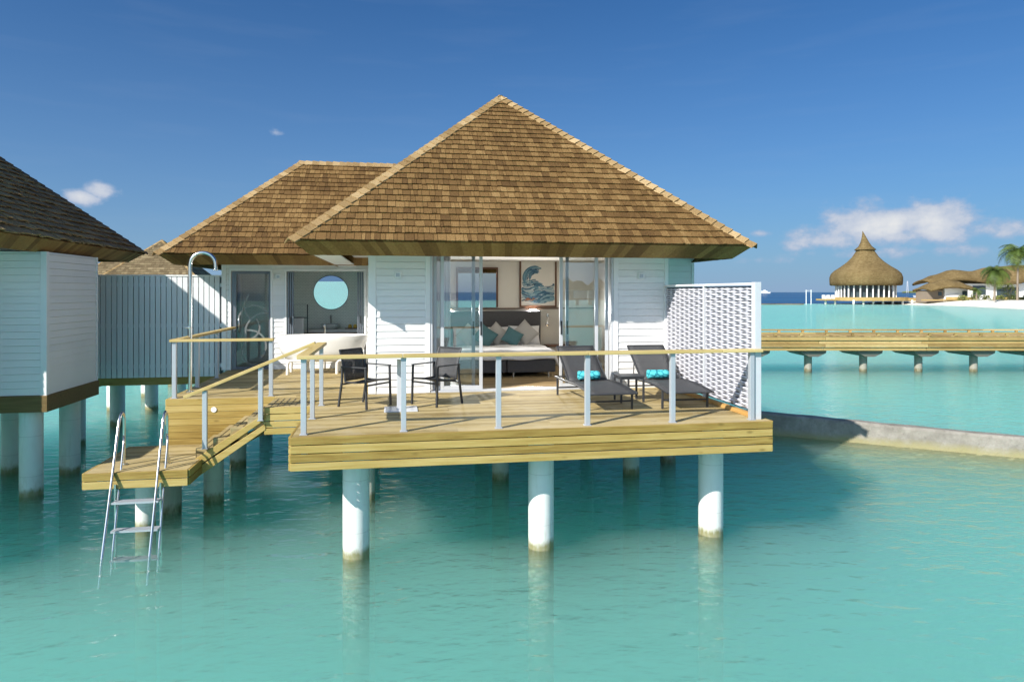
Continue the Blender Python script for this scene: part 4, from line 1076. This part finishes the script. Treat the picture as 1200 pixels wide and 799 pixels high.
def cur(x0, x1):
    def f(s, q):
        x = x0 + (x1 - x0) * s; return (x, V0 + .27 + .028 * math.sin(s * 26) * (.75 + .25 * q) + .01 * math.sin(s * 61), FL + .03 + (SZ - FL - .06) * q)
    return f
def sheer():
    k = NT('sheer_white_curtain'); k.N.remove(k.b); d = k.n('BsdfDiffuse'); d.inputs[0].default_value = (.84, .85, .86, 1); tl = k.n('BsdfTranslucent'); tl.inputs[0].default_value = (.84, .85, .86, 1)
    mx = k.n('MixShader'); mx.inputs[0].default_value = .35; k.L.new(d.outputs[0], mx.inputs[1]); k.L.new(tl.outputs[0], mx.inputs[2]); k.L.new(mx.outputs[0], k.out.inputs[0])
    return k.m
b.grid(cur(.60, .90), n, 12); tag(b.build('sheer_curtain', sheer(), None, solid=.003, origin=(.7, V0 + .27, FL)), 'white sheer curtain gathered behind the left glass door', 'curtain')

# ------------------------------------------------------------------ bathroom fittings
TW = BV1 - .08
t = thing('round_mirror', 'large round mirror on the tiled bathroom wall', 'mirror', (-1.55, TW, 3.28))
b = MB(); b.tube([(-1.55, TW - .04, 3.29), (-1.55, TW - .042, 3.29 - 0.002 * math.tan(rad(.85)))], .40, 48); b.build('glass_pane', M['mirror'], t)
b = MB(); b.tube([(-1.55, TW - .002, 3.29), (-1.55, TW - .026, 3.29)], .412, 48); b.build('frame', M['alu_dark'], t)
t = thing('vanity_counter', 'grey stone vanity counter under the round mirror', 'counter', (-1.5, 16.6, FL))
b = MB(); b.box(-2.44, -.50, 16.40, TW - .003, 2.36, 2.43); b.build('top', M['counter'], t, bevel=.004)
b = MB(); b.box(-2.40, -.52, 16.48, TW - .004, FL + .3, 2.357); b.build('cabinet', M['dark_wood'], t)
b = MB(); b.lathe([(0, .0), (.17, .0), (.215, .12), (.20, .12), (.16, .02), (0, .015)], (-1.55, 16.64, 2.431), 28); tag(b.build('wash_basin', M['counter'], None, origin=(-1.55, 16.64, 2.431)), 'round grey wash basin on the vanity counter', 'basin')
b = MB(); b.tube([(-1.55, 16.86, 2.431), (-1.55, 16.86, 2.72), (-1.55, 16.83, 2.745), (-1.55, 16.74, 2.73)], .018, 10); tag(b.build('basin_tap', M['chrome'], None, origin=(-1.55, 16.86, 2.431)), 'tall chrome tap behind the grey wash basin', 'tap')
t = thing('soap_tray', 'dark tray with yellow soaps at the right of the vanity counter', 'soap tray', (-1.0, 16.6, 2.431))
b = MB(); b.box(-1.20, -.86, 16.54, 16.70, 2.431, 2.447); b.build('tray', M['dark_wood'], t)
for x in (-1.09, -.97):
    b = MB(); b.lathe([(0, 0), (.045, .005), (.05, .04), (.03, .085), (0, .09)], (x, 16.62, 2.448), 14); b.build('soap', M['yellow'], t)
t = thing('towel_stand', 'thin black metal towel stand left of the round mirror', 'towel stand', (-2.3, 16.1, FL))
b = MB(); b.tube([(-2.38, 16.1, FL + .01), (-2.38, 16.1, 3.02), (-2.0, 16.1, 3.02), (-2.0, 16.1, FL + .01)], .012, 8); b.tube([(-2.38, 16.1, 2.72), (-2.0, 16.1, 2.72)], .01, 8); b.build('frame', M['black'], t)
b = MB(); b.grid(lambda s, q: (-2.34 + .26 * s, 16.1 + .014 * math.cos(q * math.pi * 1.0) * 1.3, 2.735 - .46 * abs(2 * q - 1) + .0), 6, 20); tag(b.build('hand_towel', M['towel'], None, solid=.012, origin=(-2.2, 16.1, 2.7)), 'white hand towel hanging on the black towel stand', 'towel')

# ------------------------------------------------------------------ slatted fence on the left
fc = thing('slatted_fence', 'tall pale fence of vertical boards between the villa and the left building', 'fence', (-4.9, 15.3, FL))
b = MB(); rnd = random.Random(77); x = -6.55
while x < -3.72:
    b.box(x, min(x + .092, -3.66), 15.30 + rnd.uniform(-.002, .002), 15.325, 1.52, 3.63, rnd.random()); x += .106
b.build('board_panel', M['fenceboard'], fc)
for z in (1.75, 2.6, 3.45):
    b = MB(); b.box(-6.55, -3.66, 15.327, 15.37, z - .04, z + .04); b.build('rail', M['fenceboard'], fc)
b = MB(); b.box(-6.56, -3.655, 15.285, 15.375, 3.632, 3.66); b.build('top_rail', M['trim'], fc)
b = MB(); b.box(-6.55, -3.64, 15.33, 15.42, 1.36, 1.518); b.build('bottom_beam', M['deckface'], fc)
b = MB(); b.box(-6.55, -3.66, 15.451, 15.46, 1.53, 3.62); b.build('gap_darkening_sheet', M['alu_dark'], fc)  # added dark sheet: stops light leaking through, keeps the board gaps dark
for x in (-6.45, -5.05, -3.75):
    b = MB(); b.box(x - .04, x + .04, 15.372, 15.45, 1.519, 3.63); b.build('post', M['fenceboard'], fc)

# ------------------------------------------------------------------ the neighbouring villa
nb = thing('neighbouring_villa', 'shaded white clapboard villa with dark weathered shingle roof at the left', 'villa', (-8, 12.5, FL))
NX, NY0, NY1 = -5.56, 12.06, 13.9
w = MB(); siding(w, (-9.4, NY0), (NX - .06, NY0), FL, 3.95, (0, -1), seed=51); w.box(-9.4, NX - .06, NY0 + .021, NY0 + .1, FL, 3.95); w.build('front_wall', M['siding'], nb)
w = MB(); siding(w, (NX, NY0 + .06), (NX, NY1), FL, 3.95, (1, 0), seed=52); w.box(NX - .1, NX - .021, NY0 + .105, NY1, FL, 3.95); w.build('side_wall', M['siding'], nb)
w = MB(); siding(w, (-12.0, 14.4), (-6.6, 14.4), FL, 3.95, (0, -1), seed=53); w.box(-12.0, -6.6, 14.42, 16.0, FL, 3.95); w.build('room_wall', M['siding'], nb)
w = MB(); w.box(-12.0, -6.36, 11.0, 16.2, FL - .2, FL - .03); w.build('terrace_floor', M['darkboard'], nb)
w = MB(); w.box(-12.3, -6.36, 8.1, 10.99, FL - .38, FL); w.build('terrace_deck', M['deck'], nb)
w = MB(); w.box(-6.5, -6.45, 8.36, 11.26, FL + .01, ZT); w.build('terrace_screen', M['screen'], nb)
w = MB(); siding(w, (-12.0, 11.3), (-6.6, 11.3), FL, 3.95, (0, -1), seed=55); w.box(-12.0, -6.6, 11.32, 11.42, FL, 3.95); w.build('room_wall', M['siding'], nb)
w = MB(); w.box(NX - .06, NX + .03, NY0 - .03, NY0 + .06, FL - .01, 3.95); w.build('corner_trim', M['trim'], nb, bevel=.004)
w = MB(); w.box(NX - .01, NX + .028, NY1, NY1 + .05, FL - .01, 3.95); w.build('corner_trim', M['trim'], nb)
w = MB(); w.box(-9.4, NX + .045, NY0 - .045, NY0 - .005, FL - .27, FL - .005); w.box(NX + .005, NX + .045, NY0 - .004, NY1 + .05, FL - .27, FL - .005); w.build('floor_beam', M['darkboard'], nb, bevel=.005)
w = MB(); w.box(-9.4, NX, NY0, NY1, FL - .2, FL - .006); w.build('floor_slab', M['darkboard'], nb)
hip_roof(nb, -12.6, -5.46, 10.26, 16.1, 4.15, .87, M['shingle_old'], M['cap_old'], seed=3, faces='FRL', capw=.09, rough=.03)
for x, y in ((-5.88, 12.3), (-7.0, 13.95), (-5.93, 13.75), (-8.3, 12.3), (-7.2, 12.9), (-9.3, 13.9)):
    b = MB(); b.cyl((x, y), .168, -4.6, FL - .2, 26); b.build('pile', M['pile'], nb)
# the walkway piles running back behind the fence
wk = thing('arrival_walkway', 'timber arrival walkway on round piles running back behind the fence', 'walkway', (-7.3, 22, 1.5))
b = MB(); rnd = random.Random(8)
y = 15.6
while y < 62: b.box(-8.2, -6.5, y, y + .19, 1.40, 1.44, rnd.random()); y += .2
b.build('plank', M['jettywood'], wk)
b = MB(); b.box(-8.2, -8.1, 15.6, 62, 1.2, 1.395); b.box(-6.6, -6.5, 15.6, 62, 1.2, 1.395); b.build('beam', M['jettywood'], wk)
for y in (16.2, 18.4, 20.8, 23.4, 26.0, 28.6, 31.5, 34.5, 38):
    for x in (-6.85, -7.85):
        b = MB(); b.cyl((x, y), .17, -4.6, 1.2, 18); b.build('pile', M['pile'], wk)

# ------------------------------------------------------------------ more villas: behind the fence, and across the lagoon behind the viewpoint
def far_villa(label):
    t = thing('distant_villa', label, 'villa', (0, 0, 0), 'distant overwater villas of the same design')
    w = MB(); siding(w, (-2.5, 1.1), (2.5, 1.1), FL, SZ, (0, -1), seed=71, pitch=.2); w.box(-2.5, 2.5, 1.13, 6.0, FL, SZ); w.box(-5.6, -2.5, 5.0, 7.4, FL, SZ); w.build('wall', M['siding'], t)
    w = MB(); w.box(-1.5, 1.5, 1.06, 1.09, FL + .05, FL + 2.0); w.build('glass_door', M['glass_dark'], t)
    w = MB(); w.box(-3.3, 2.6, -2, 1.05, FL - .35, FL); w.box(-5.6, -3.3, 1.0, 5.0, FL - .35, FL); w.build('deck', M['deckface'], t)
    w = MB(); w.box(-3.3, 2.6, -1.95, -1.85, FL + .86, FL + .91)
    for k in range(6): w.box(-3.25 + 1.15 * k, -3.19 + 1.15 * k, -1.95, -1.89, FL, FL + .86)
    w.build('railing', M['railwood'], t)
    for x in (-2.6, 0, 2.2):
        for y in (-1.4, 2.5, 5.5):
            w = MB(); w.cyl((x, y), .17, -4.6, FL - .35, 14); w.build('pile', M['pile'], t)
    hip_roof(t, -3.6, 3.6, 0, 7.2, EZ, .9, M['shingle_pale'], M['cap'], seed=5, expo=.26, wmin=.16, wmax=.34, caps=True, fascia=True, soffit=False)
    hip_roof(t, -6.6, 0, 4.0, 8.76, EZ - .004, .95, M['shingle_pale'], M['cap'], seed=6, expo=.26, wmin=.16, wmax=.34, faces='FLB', fascia=True, soffit=False)
    return t
k = NT('dark_glass'); k.set(.05, 0, .5); k.b.inputs['Base Color'].default_value = (.05, .07, .08, 1); M['glass_dark'] = k.m
fv = far_villa('pale shingle roof of the nearer distant villa, its ridge showing between the two big roofs')
p = P(-26.2, 49); put(fv, p.x, p.y, 0, rad(2))
p = P(-38.2, 71); copy_thing(fv, (p.x, p.y, 0), rad(0), 'broad low pale shingle roof of the farther distant villa, just above the slatted fence')
for i, (x, y, a, lab) in enumerate(((44, -150, 190, 'distant villa reflected in the right glass door, largest of the reflected roofs'), (53, -152, 190, 'distant villa reflected in the right glass door, second roof from the reflected screen'), (62, -156, 190, 'distant villa reflected in the right glass door, the smallest roof'))):
    copy_thing(fv, (x, y, 0), rad(a), lab)

# ------------------------------------------------------------------ breakwater
bw = MB(); A = Vector((8.56, 14.63, 0)); d = Vector((.787, -.617, 0)).normalized(); nrm = Vector((.617, .787, 0)); rnd = random.Random(4)
n = 100; vs = []
for k in range(n + 1):
    s = -14 + 48 * k / n; zt = max(.2, .48 - .018 * max(0, s)); c = A + d * s; off = rnd.uniform(-.012, .012)
    prof = ((-.12, -4.6), (-.04, .0), (.0, zt - .05), (.03, zt - .008), (.06, zt), (.28, zt), (.32, zt - .02), (.34, zt - .06), (.44, -4.6))
    for w_, z_ in prof:
        q = c + nrm * (w_ + off + rnd.uniform(-.008, .008)); vs.append((q.x, q.y, z_ + (rnd.uniform(-.01, .01) if z_ > .1 else 0)))
m9 = 9
bw.add(vs, [(k * m9 + i, (k + 1) * m9 + i, (k + 1) * m9 + i + 1, k * m9 + i + 1) for k in range(n) for i in range(m9 - 1)], .5)
bw.add(vs[:m9], [tuple(range(m9))], .5); bw.add(vs[-m9:], [tuple(range(m9))[::-1]], .5)
tag(bw.build('breakwater_wall', M['concrete'], None, origin=(8.56, 14.63, 0)), 'low stained concrete breakwater wall standing in the lagoon right of the deck', 'wall')

# ------------------------------------------------------------------ jetty
def jp(X, Y, z): return P(X, Y, z)
jt = thing('timber_jetty', 'long timber jetty with low kerb rails on concrete piles crossing the lagoon', 'jetty', tuple(P(18, 29, 0)))
def cbox(b, X0, X1, Y0, Y1, z0, z1, t=.5):
    b.hexa([P(X0, Y0, z0), P(X1, Y0, z0), P(X1, Y1, z0), P(X0, Y1, z0), P(X0, Y0, z1), P(X1, Y0, z1), P(X1, Y1, z1), P(X0, Y1, z1)], t)
JX0, JX1 = 4, 38
b = MB(); rnd = random.Random(14); x = JX0
while x < JX1: cbox(b, x, x + .135, 27.85, 30.15, 1.48, 1.52, rnd.random()); x += .142
b.build('deck_plank', M['jettywood'], jt)
for yy, nm in ((27.80, 'front'), (30.12, 'back')):
    b = MB()
    for r in range(4):
        x = JX0 + rnd.random()
        while x < JX1:
            e = min(x + 4.2, JX1); cbox(b, x, e - .02, yy + (0 if r % 2 == 0 else .05), yy + .085, 1.475 - .14 * (r + 1), 1.475 - .14 * r - .012, rnd.random()); x = e
    b.build('edge_beam', M['jettywood'], jt)
    b = MB(); x = JX0
    while x < JX1: cbox(b, x, x + 4.18, yy + .02, yy + .12, 1.60, 1.66, rnd.random()); x += 4.2
    b.build('kerb_rail', M['jettywood'], jt)
    x = JX0 + .4
    while x < JX1:
        b = MB(); cbox(b, x, x + .1, yy + .03, yy + .11, 1.521, 1.599, rnd.random()); b.build('kerb_block', M['jettywood'], jt); x += 1.05
for i in range(26):
    X = 5.47 + 2.31 * i
    if X > JX1 - 1: break
    for Y in (28.6,):
        c = P(X, Y)
        b = MB(); b.cyl((c.x, c.y), .155, -4.6, .66, 18); pl = b.build('pile', M['pile_grey'], jt)
    b = MB(); y0, y1 = 28.0, 30.0
    v = []
    for z, hw in ((.645, .2), (.80, .48), (.915, .50)): v.append((z, hw))
    (z0, h0), (z1, h1), (z2, h2) = v
    b.hexa([P(X - h0, y0 + .05, z0), P(X + h0, y0 + .05, z0), P(X + h0, y1 - .05, z0), P(X - h0, y1 - .05, z0), P(X - h1, y0, z1), P(X + h1, y0, z1), P(X + h1, y1, z1), P(X - h1, y1, z1)])
    b.hexa([P(X - h1, y0, z1), P(X + h1, y0, z1), P(X + h1, y1, z1), P(X - h1, y1, z1), P(X - h2, y0, z2), P(X + h2, y0, z2), P(X + h2, y1, z2), P(X - h2, y1, z2)])
    b.build('pile_cap', M['capstone'] if 'capstone' in M else M['sand_stone'], jt)

# ------------------------------------------------------------------ pavilion far off
pv = thing('thatched_pavilion', 'tall thatched pavilion with curled spire on a deck over the water', 'pavilion', tuple(P(98.3, 190, 0)))
PC = (98.3, 190)
def pav(r, z, a, sq=.55):
    c, s = math.cos(a), math.sin(a); m = (abs(c) ** 4 + abs(s) ** 4) ** -.25; k = (1 - sq) + sq * m * .92
    return r * k * c, r * k * s
def pav_surface(prof, lean=0, sq=.55, seg=56):
    b = MB(); vs = []; fs = []
    zmin, zmax = prof[-1][1], prof[0][1]
    for r, z in prof:
        ln = lean * max(0, (z - zmin) / (zmax - zmin)) ** 2
        for k in range(seg):
            x, y = pav(r, z, 2 * math.pi * k / seg, sq); vs.append(P(PC[0] + x + ln, PC[1] + y, z))
    for i in range(len(prof) - 1):
        for k in range(seg): fs.append((i * seg + k, (i + 1) * seg + k, (i + 1) * seg + (k + 1) % seg, i * seg + (k + 1) % seg))
    b.add(vs, fs, .5, True); return b
pav_surface([(2.1, 15.1), (2.5, 14.3), (3.3, 13.0), (4.5, 11.7), (6.1, 10.4), (7.7, 9.3), (8.55, 8.4), (8.9, 7.4), (8.9, 6.2), (8.8, 5.25), (8.4, 5.1), (7.5, 5.4)], 0).build('roof', M['thatch'], pv)
pav_surface([(.03, 20.3), (.3, 19.4), (.62, 18.4), (1.05, 17.2), (1.7, 16.0), (2.75, 15.05), (2.6, 14.9), (1.8, 15.0)], -.75, .2).build('spire', M['thatch'], pv)
for k in range(30):
    a = 2 * math.pi * (k + .5) / 30; x, y = pav(7.3, 0, a); c = P(PC[0] + x, PC[1] + y)
    b = MB(); b.cyl((c.x, c.y), .2, 1.9, 5.5, 8); b.build('column', M['white_paint'], pv)
b = MB(); vs = []
for k in range(40):
    x, y = pav(6.2, 0, 2 * math.pi * k / 40); vs.append((x, y))
b.add([P(PC[0] + x, PC[1] + y, z) for z in (1.9, 5.4) for x, y in vs], [(k, (k + 1) % 40, 40 + (k + 1) % 40, 40 + k) for k in range(40)]); b.build('glass_wall', M['glass_dark'], pv)
b = MB(); vs = [pav(10.2, 0, 2 * math.pi * k / 40) for k in range(40)]
b.add([P(PC[0] + x, PC[1] + y, z) for z in (.95, 1.9) for x, y in vs], [(k, (k + 1) % 40, 40 + (k + 1) % 40, 40 + k) for k in range(40)] + [tuple(range(40, 80))]); 
cbox(b, PC[0] - 13.3, PC[0] - 8, 186, 191, 1.0, 1.45)
cbox(b, PC[0] + 6, PC[0] + 22, 182.5, 184.5, .95, 1.75)
b.build('deck', M['jettywood'], pv)
for k in range(13):
    X = PC[0] - 12.4 + 2.6 * k
    c = P(X, 182 if k > 1 else 187); b = MB(); b.cyl((c.x, c.y), .28, -4.6, 1.2, 8); b.build('pile', M['pile'], pv)
for i in range(4):
    X = PC[0] - 12.3 + 1.25 * i; c = P(X, 188)
    t = thing('white_lounge_seat', 'small white seat on the low deck left of the pavilion', 'seat', (c.x, c.y, 1.45), 'white seats on the pavilion deck')
    b = MB(); cbox(b, X - .45, X + .45, 187.5, 188.5, 1.46, 1.85); cbox(b, X - .45, X + .45, 188.3, 188.52, 1.86, 2.5); b.build('seat', M['white_paint'], t)

# ------------------------------------------------------------------ low thatched buildings on the beach
def wave_roof(parent, pts, y0, y1, eave, name='roof', th=.5):
    """swelling thatch: a ridge line given by (X, z), falling to both eaves"""
    b = MB(); n = 40
    def zl(X):
        for (x0, z0), (x1, z1) in zip(pts, pts[1:]):
            if x0 <= X <= x1:
                t = (X - x0) / (x1 - x0); t = t * t * (3 - 2 * t); return z0 + (z1 - z0) * t
        return pts[-1][1]
    x0, x1 = pts[0][0], pts[-1][0]
    def f(s, q):
        X = x0 + (x1 - x0) * s; Y = y0 + (y1 - y0) * q; zz = zl(X); e = eave(X) if callable(eave) else eave
        k = math.sin(math.pi * min(1, max(0, q))) ** .7
        return P(X, Y, e + (zz - e) * k)
    b.grid(f, n, 14); return b.build(name, M['thatch'], parent, solid=th)
bh = thing('beach_building', 'low white building under swelling thatched roofs on the sand', 'building', tuple(P(128, 188, 1)))
wave_roof(bh, [(113.2, 6.4), (117, 7.9), (121.5, 9.25), (126.5, 8.8), (131.5, 9.9), (140, 10.5), (152, 10.6), (170, 10.2)], 184, 193, lambda X: 5.2 + .9 * math.sin((X - 113) * .22) + .05 * (X - 113))
wave_roof(bh, [(107.4, 4.2), (110, 5.5), (113.2, 6.4), (116, 6.0), (119, 4.9)], 175, 183, lambda X: 3.6 + .9 * math.sin((X - 107.4) / 11.6 * math.pi))
b = MB(); cbox(b, 112.2, 118.2, 177, 182, .6, 4.3); b.build('wall', M['white_paint'], bh)
b = MB(); cbox(b, 107.9, 112.1, 177.4, 182.4, .6, 3.8); b.build('timber_wall', M['trunk'], bh)
b = MB(); cbox(b, 118.3, 165, 186, 192, .6, 5.6); b.build('wall', M['white_paint'], bh)
for x0, x1, z0, z1, y in ((121, 124, 2.6, 5.0, 185.9), (125.5, 129, 2.6, 5.0, 185.9), (132, 138, .8, 4.6, 185.9), (140, 146, .8, 4.6, 185.9), (116.7, 117.9, .7, 3.6, 176.9), (110.7, 111.6, 2.4, 3.3, 177.3)):
    b = MB(); cbox(b, x0, x1, y - .05, y - .002, z0, z1); b.build('window', M['glass_dark'], bh)
bd = thing('beach_boardwalk', 'low yellow timber boardwalk railing leading along the beach to the building', 'boardwalk', tuple(P(122, 172, 1)))
for X0, X1 in ((112, 119), (124, 150)):
    b = MB(); cbox(b, X0, X1, 176.0, 176.2, 1.3, 2.05, .6); b.build('kerb_rail', M['jettywood'], bd)
b = MB(); cbox(b, 106, 121.5, 176.25, 176.9, 1.1, 1.4); b.build('deck', M['jettywood'], bd)

def palm(X, Y, h, r, label, seed, nf=20, lean=.4):
    rnd = random.Random(seed); c = P(X, Y, 1.2); t = thing('palm_tree', label, 'palm', tuple(c), 'coconut palms on the beach')
    pts = [c + Vector((lean * (k / 8) ** 2, 0, h * k / 8)) for k in range(9)]
    b = MB(); b.tube(pts, [.26 - .014 * k for k in range(9)], 8); b.build('trunk', M['trunk'], t)
    top = pts[-1]
    fb = MB()
    for k in range(nf):
        a = 2 * math.pi * k / nf * 1.0 + rnd.uniform(-.25, .25); el = rnd.uniform(-.6, 1.25); L_ = r * rnd.uniform(.8, 1.1)
        dirh = Vector((math.cos(a), math.sin(a), 0)); prev = top.copy(); sl = el; side = Vector((-math.sin(a), math.cos(a), 0)); n = 12
        tt = .85 if el < 0 else rnd.uniform(.05, .75)
        for s in range(n):
            step = L_ / n; nxt = prev + (dirh * math.cos(sl) + Vector((0, 0, 1)) * math.sin(sl)) * step
            wd = .19 * r * math.sin(math.pi * (.12 + .85 * (s + .5) / n))
            for sg in (-1, 1):
                for q in range(2):
                    b0 = prev.lerp(nxt, .5 * q); b1 = prev.lerp(nxt, .5 * q + .32)
                    b1 = prev.lerp(nxt, .5 * q + .36); tip = b0 + side * sg * wd * 1.5 + (nxt - prev) * .9 + Vector((0, 0, -wd * rnd.uniform(.5, 1.1)))
                    fb.add([b0, b1, tip], [(0, 1, 2)], min(1, max(0, tt + rnd.uniform(-.2, .2))))
            prev = nxt; sl -= .17
    fb.build('crown', M['palm'], t)
    return t
palm(115.2, 163, 7.2, 5.0, 'tall coconut palm with drooping fronds before the thatched building', 3, 30)
palm(121.4, 164, 11.8, 5.8, 'tallest coconut palm at the right edge of the beach', 5, 34)
palm(118.4, 174, 2.6, 2.6, 'short young palm in front of the white wall, left of the taller palms', 7, 14, .1)
palm(132, 172, 9.0, 4.0, 'coconut palm standing beyond the right edge of the beach', 9)
def shrub(X, Y, w, h, label, seed, n=260):
    rnd = random.Random(seed); c = P(X, Y, 1.2); b = MB()
    for k in range(n):
        a = rnd.uniform(0, 6.28); r = math.sqrt(rnd.random()); z = rnd.random() ** .8
        p = c + Vector((w * r * math.cos(a) * (1 - .45 * z), w * r * math.sin(a) * (1 - .45 * z), h * z))
        d1 = Vector((rnd.uniform(-1, 1), rnd.uniform(-1, 1), rnd.uniform(-.4, 1))).normalized() * rnd.uniform(.18, .42); d2 = d1.cross(Vector((rnd.random(), rnd.random(), rnd.random()))).normalized() * .16
        b.add([p - d2, p + d2, p + d1], [(0, 1, 2)], rnd.random())
    t = thing('shrub', label, 'shrub', tuple(c), 'shrubs by the beach building'); b.build('foliage', M['shrub'], t)
    s = MB(); 
    for k in range(5): s.tube([c, c + Vector((rnd.uniform(-.5, .5) * w, rnd.uniform(-.5, .5) * w, h * .7))], .04, 5)
    s.build('stem', M['trunk'], t)
shrub(121.6, 167, 2.0, 4.2, 'loose pale shrub between the two tall palms', 11, 300)
for i, X in enumerate((115.5, 118.5, 121.5, 125, 128.5, 132)): shrub(X, 175, 1.5, 1.2, 'low yellow green bush number in the hedge along the beach boardwalk'.replace(' number', ''), 20 + i, 160)

# ------------------------------------------------------------------ small far things
t = thing('marker_frame', 'white twin pole marker frame standing in the water left of the pavilion', 'marker', tuple(P(78.5, 181, 0)))
for X in (78.0, 79.3):
    c = P(X, 181); b = MB(); b.cyl((c.x, c.y), .1, -1.6, 3.9, 8); b.build('pole', M['white_paint'], t)
b = MB(); b.tube([P(78.0, 181, 3.7), P(79.3, 181, 3.7)], .04, 6); b.build('crossbar', M['white_paint'], t)
b = MB(); n = 60
b.tube([P(50 + 28 * k / n, 183 + .6 * math.sin(k * .3), .05) for k in range(n + 1)], .17, 6); tag(b.build('floating_boom', M['darkboard'], None, origin=tuple(P(64, 183, 0))), 'dark floating boom line on the water left of the marker frame', 'boom')
b = MB(); rnd = random.Random(2); n = 60
vs = []; 
for k in range(n + 1):
    X = 1690 + 200 * k / n; h = (3 + 8 * rnd.random()) * math.sin(math.pi * k / n) ** .3 + .1; vs += [P(X, 2900, -.5), P(X, 2900, h + 1), P(X, 2960, h + 1), P(X, 2960, -.5)]
fs = []
for k in range(n):
    o_ = k * 4; fs += [(o_, o_ + 4, o_ + 5, o_ + 1), (o_ + 1, o_ + 5, o_ + 6, o_ + 2), (o_ + 2, o_ + 6, o_ + 7, o_ + 3)]
b.add(vs, fs); o = b.build('wooded_island', M['isle'] if 'isle' in M else M['shrub'], None, origin=tuple(P(1790, 2900, 0))); o['kind'] = 'structure'
t = thing('radio_mast', 'white lattice radio mast rising on the far island', 'mast', tuple(P(1680, 2900, 0)))
b = MB()
for sx in (-1, 1): b.tube([P(1680 + sx * 4, 2900, 0), P(1680 + sx * 1.2, 2900, 50)], .9, 5)
for k in range(8): b.tube([P(1680 - 4 + .35 * k, 2900, 6 * k + 2), P(1680 + 4 - .35 * k, 2900, 6 * k + 7)], .6, 5)
b.build('lattice', M['mast'], t)
def ship(X, Y, L_, label):
    t = thing('ship', label, 'ship', tuple(P(X, Y, 0)), 'far white ships')
    b = MB(); h = L_ * .09
    b.hexa([P(X - L_ / 2 * .92, Y, -.3), P(X + L_ / 2 * .9, Y, -.3), P(X + L_ / 2 * .9, Y + L_ * .2, -.3), P(X - L_ / 2 * .92, Y + L_ * .2, -.3), P(X - L_ / 2, Y, h), P(X + L_ / 2, Y, h), P(X + L_ / 2, Y + L_ * .2, h), P(X - L_ / 2, Y + L_ * .2, h)]); b.build('hull', M['white_paint'], t)
    b = MB(); cbox(b, X - L_ * .3, X + L_ * .25, Y + L_ * .03, Y + L_ * .17, h + .02, h * 2.1); cbox(b, X - L_ * .05, X + L_ * .12, Y + L_ * .05, Y + L_ * .15, h * 2.12, h * 3); b.build('cabin', M['white_paint'], t)
ship(740, 2000, 36, 'far white ship on the horizon just right of the wicker screen')
ship(250, 410, 15, 'white boat on the blue water right of the pavilion')
for o in bpy.data.objects:
    if '_o' in o: del o['_o']
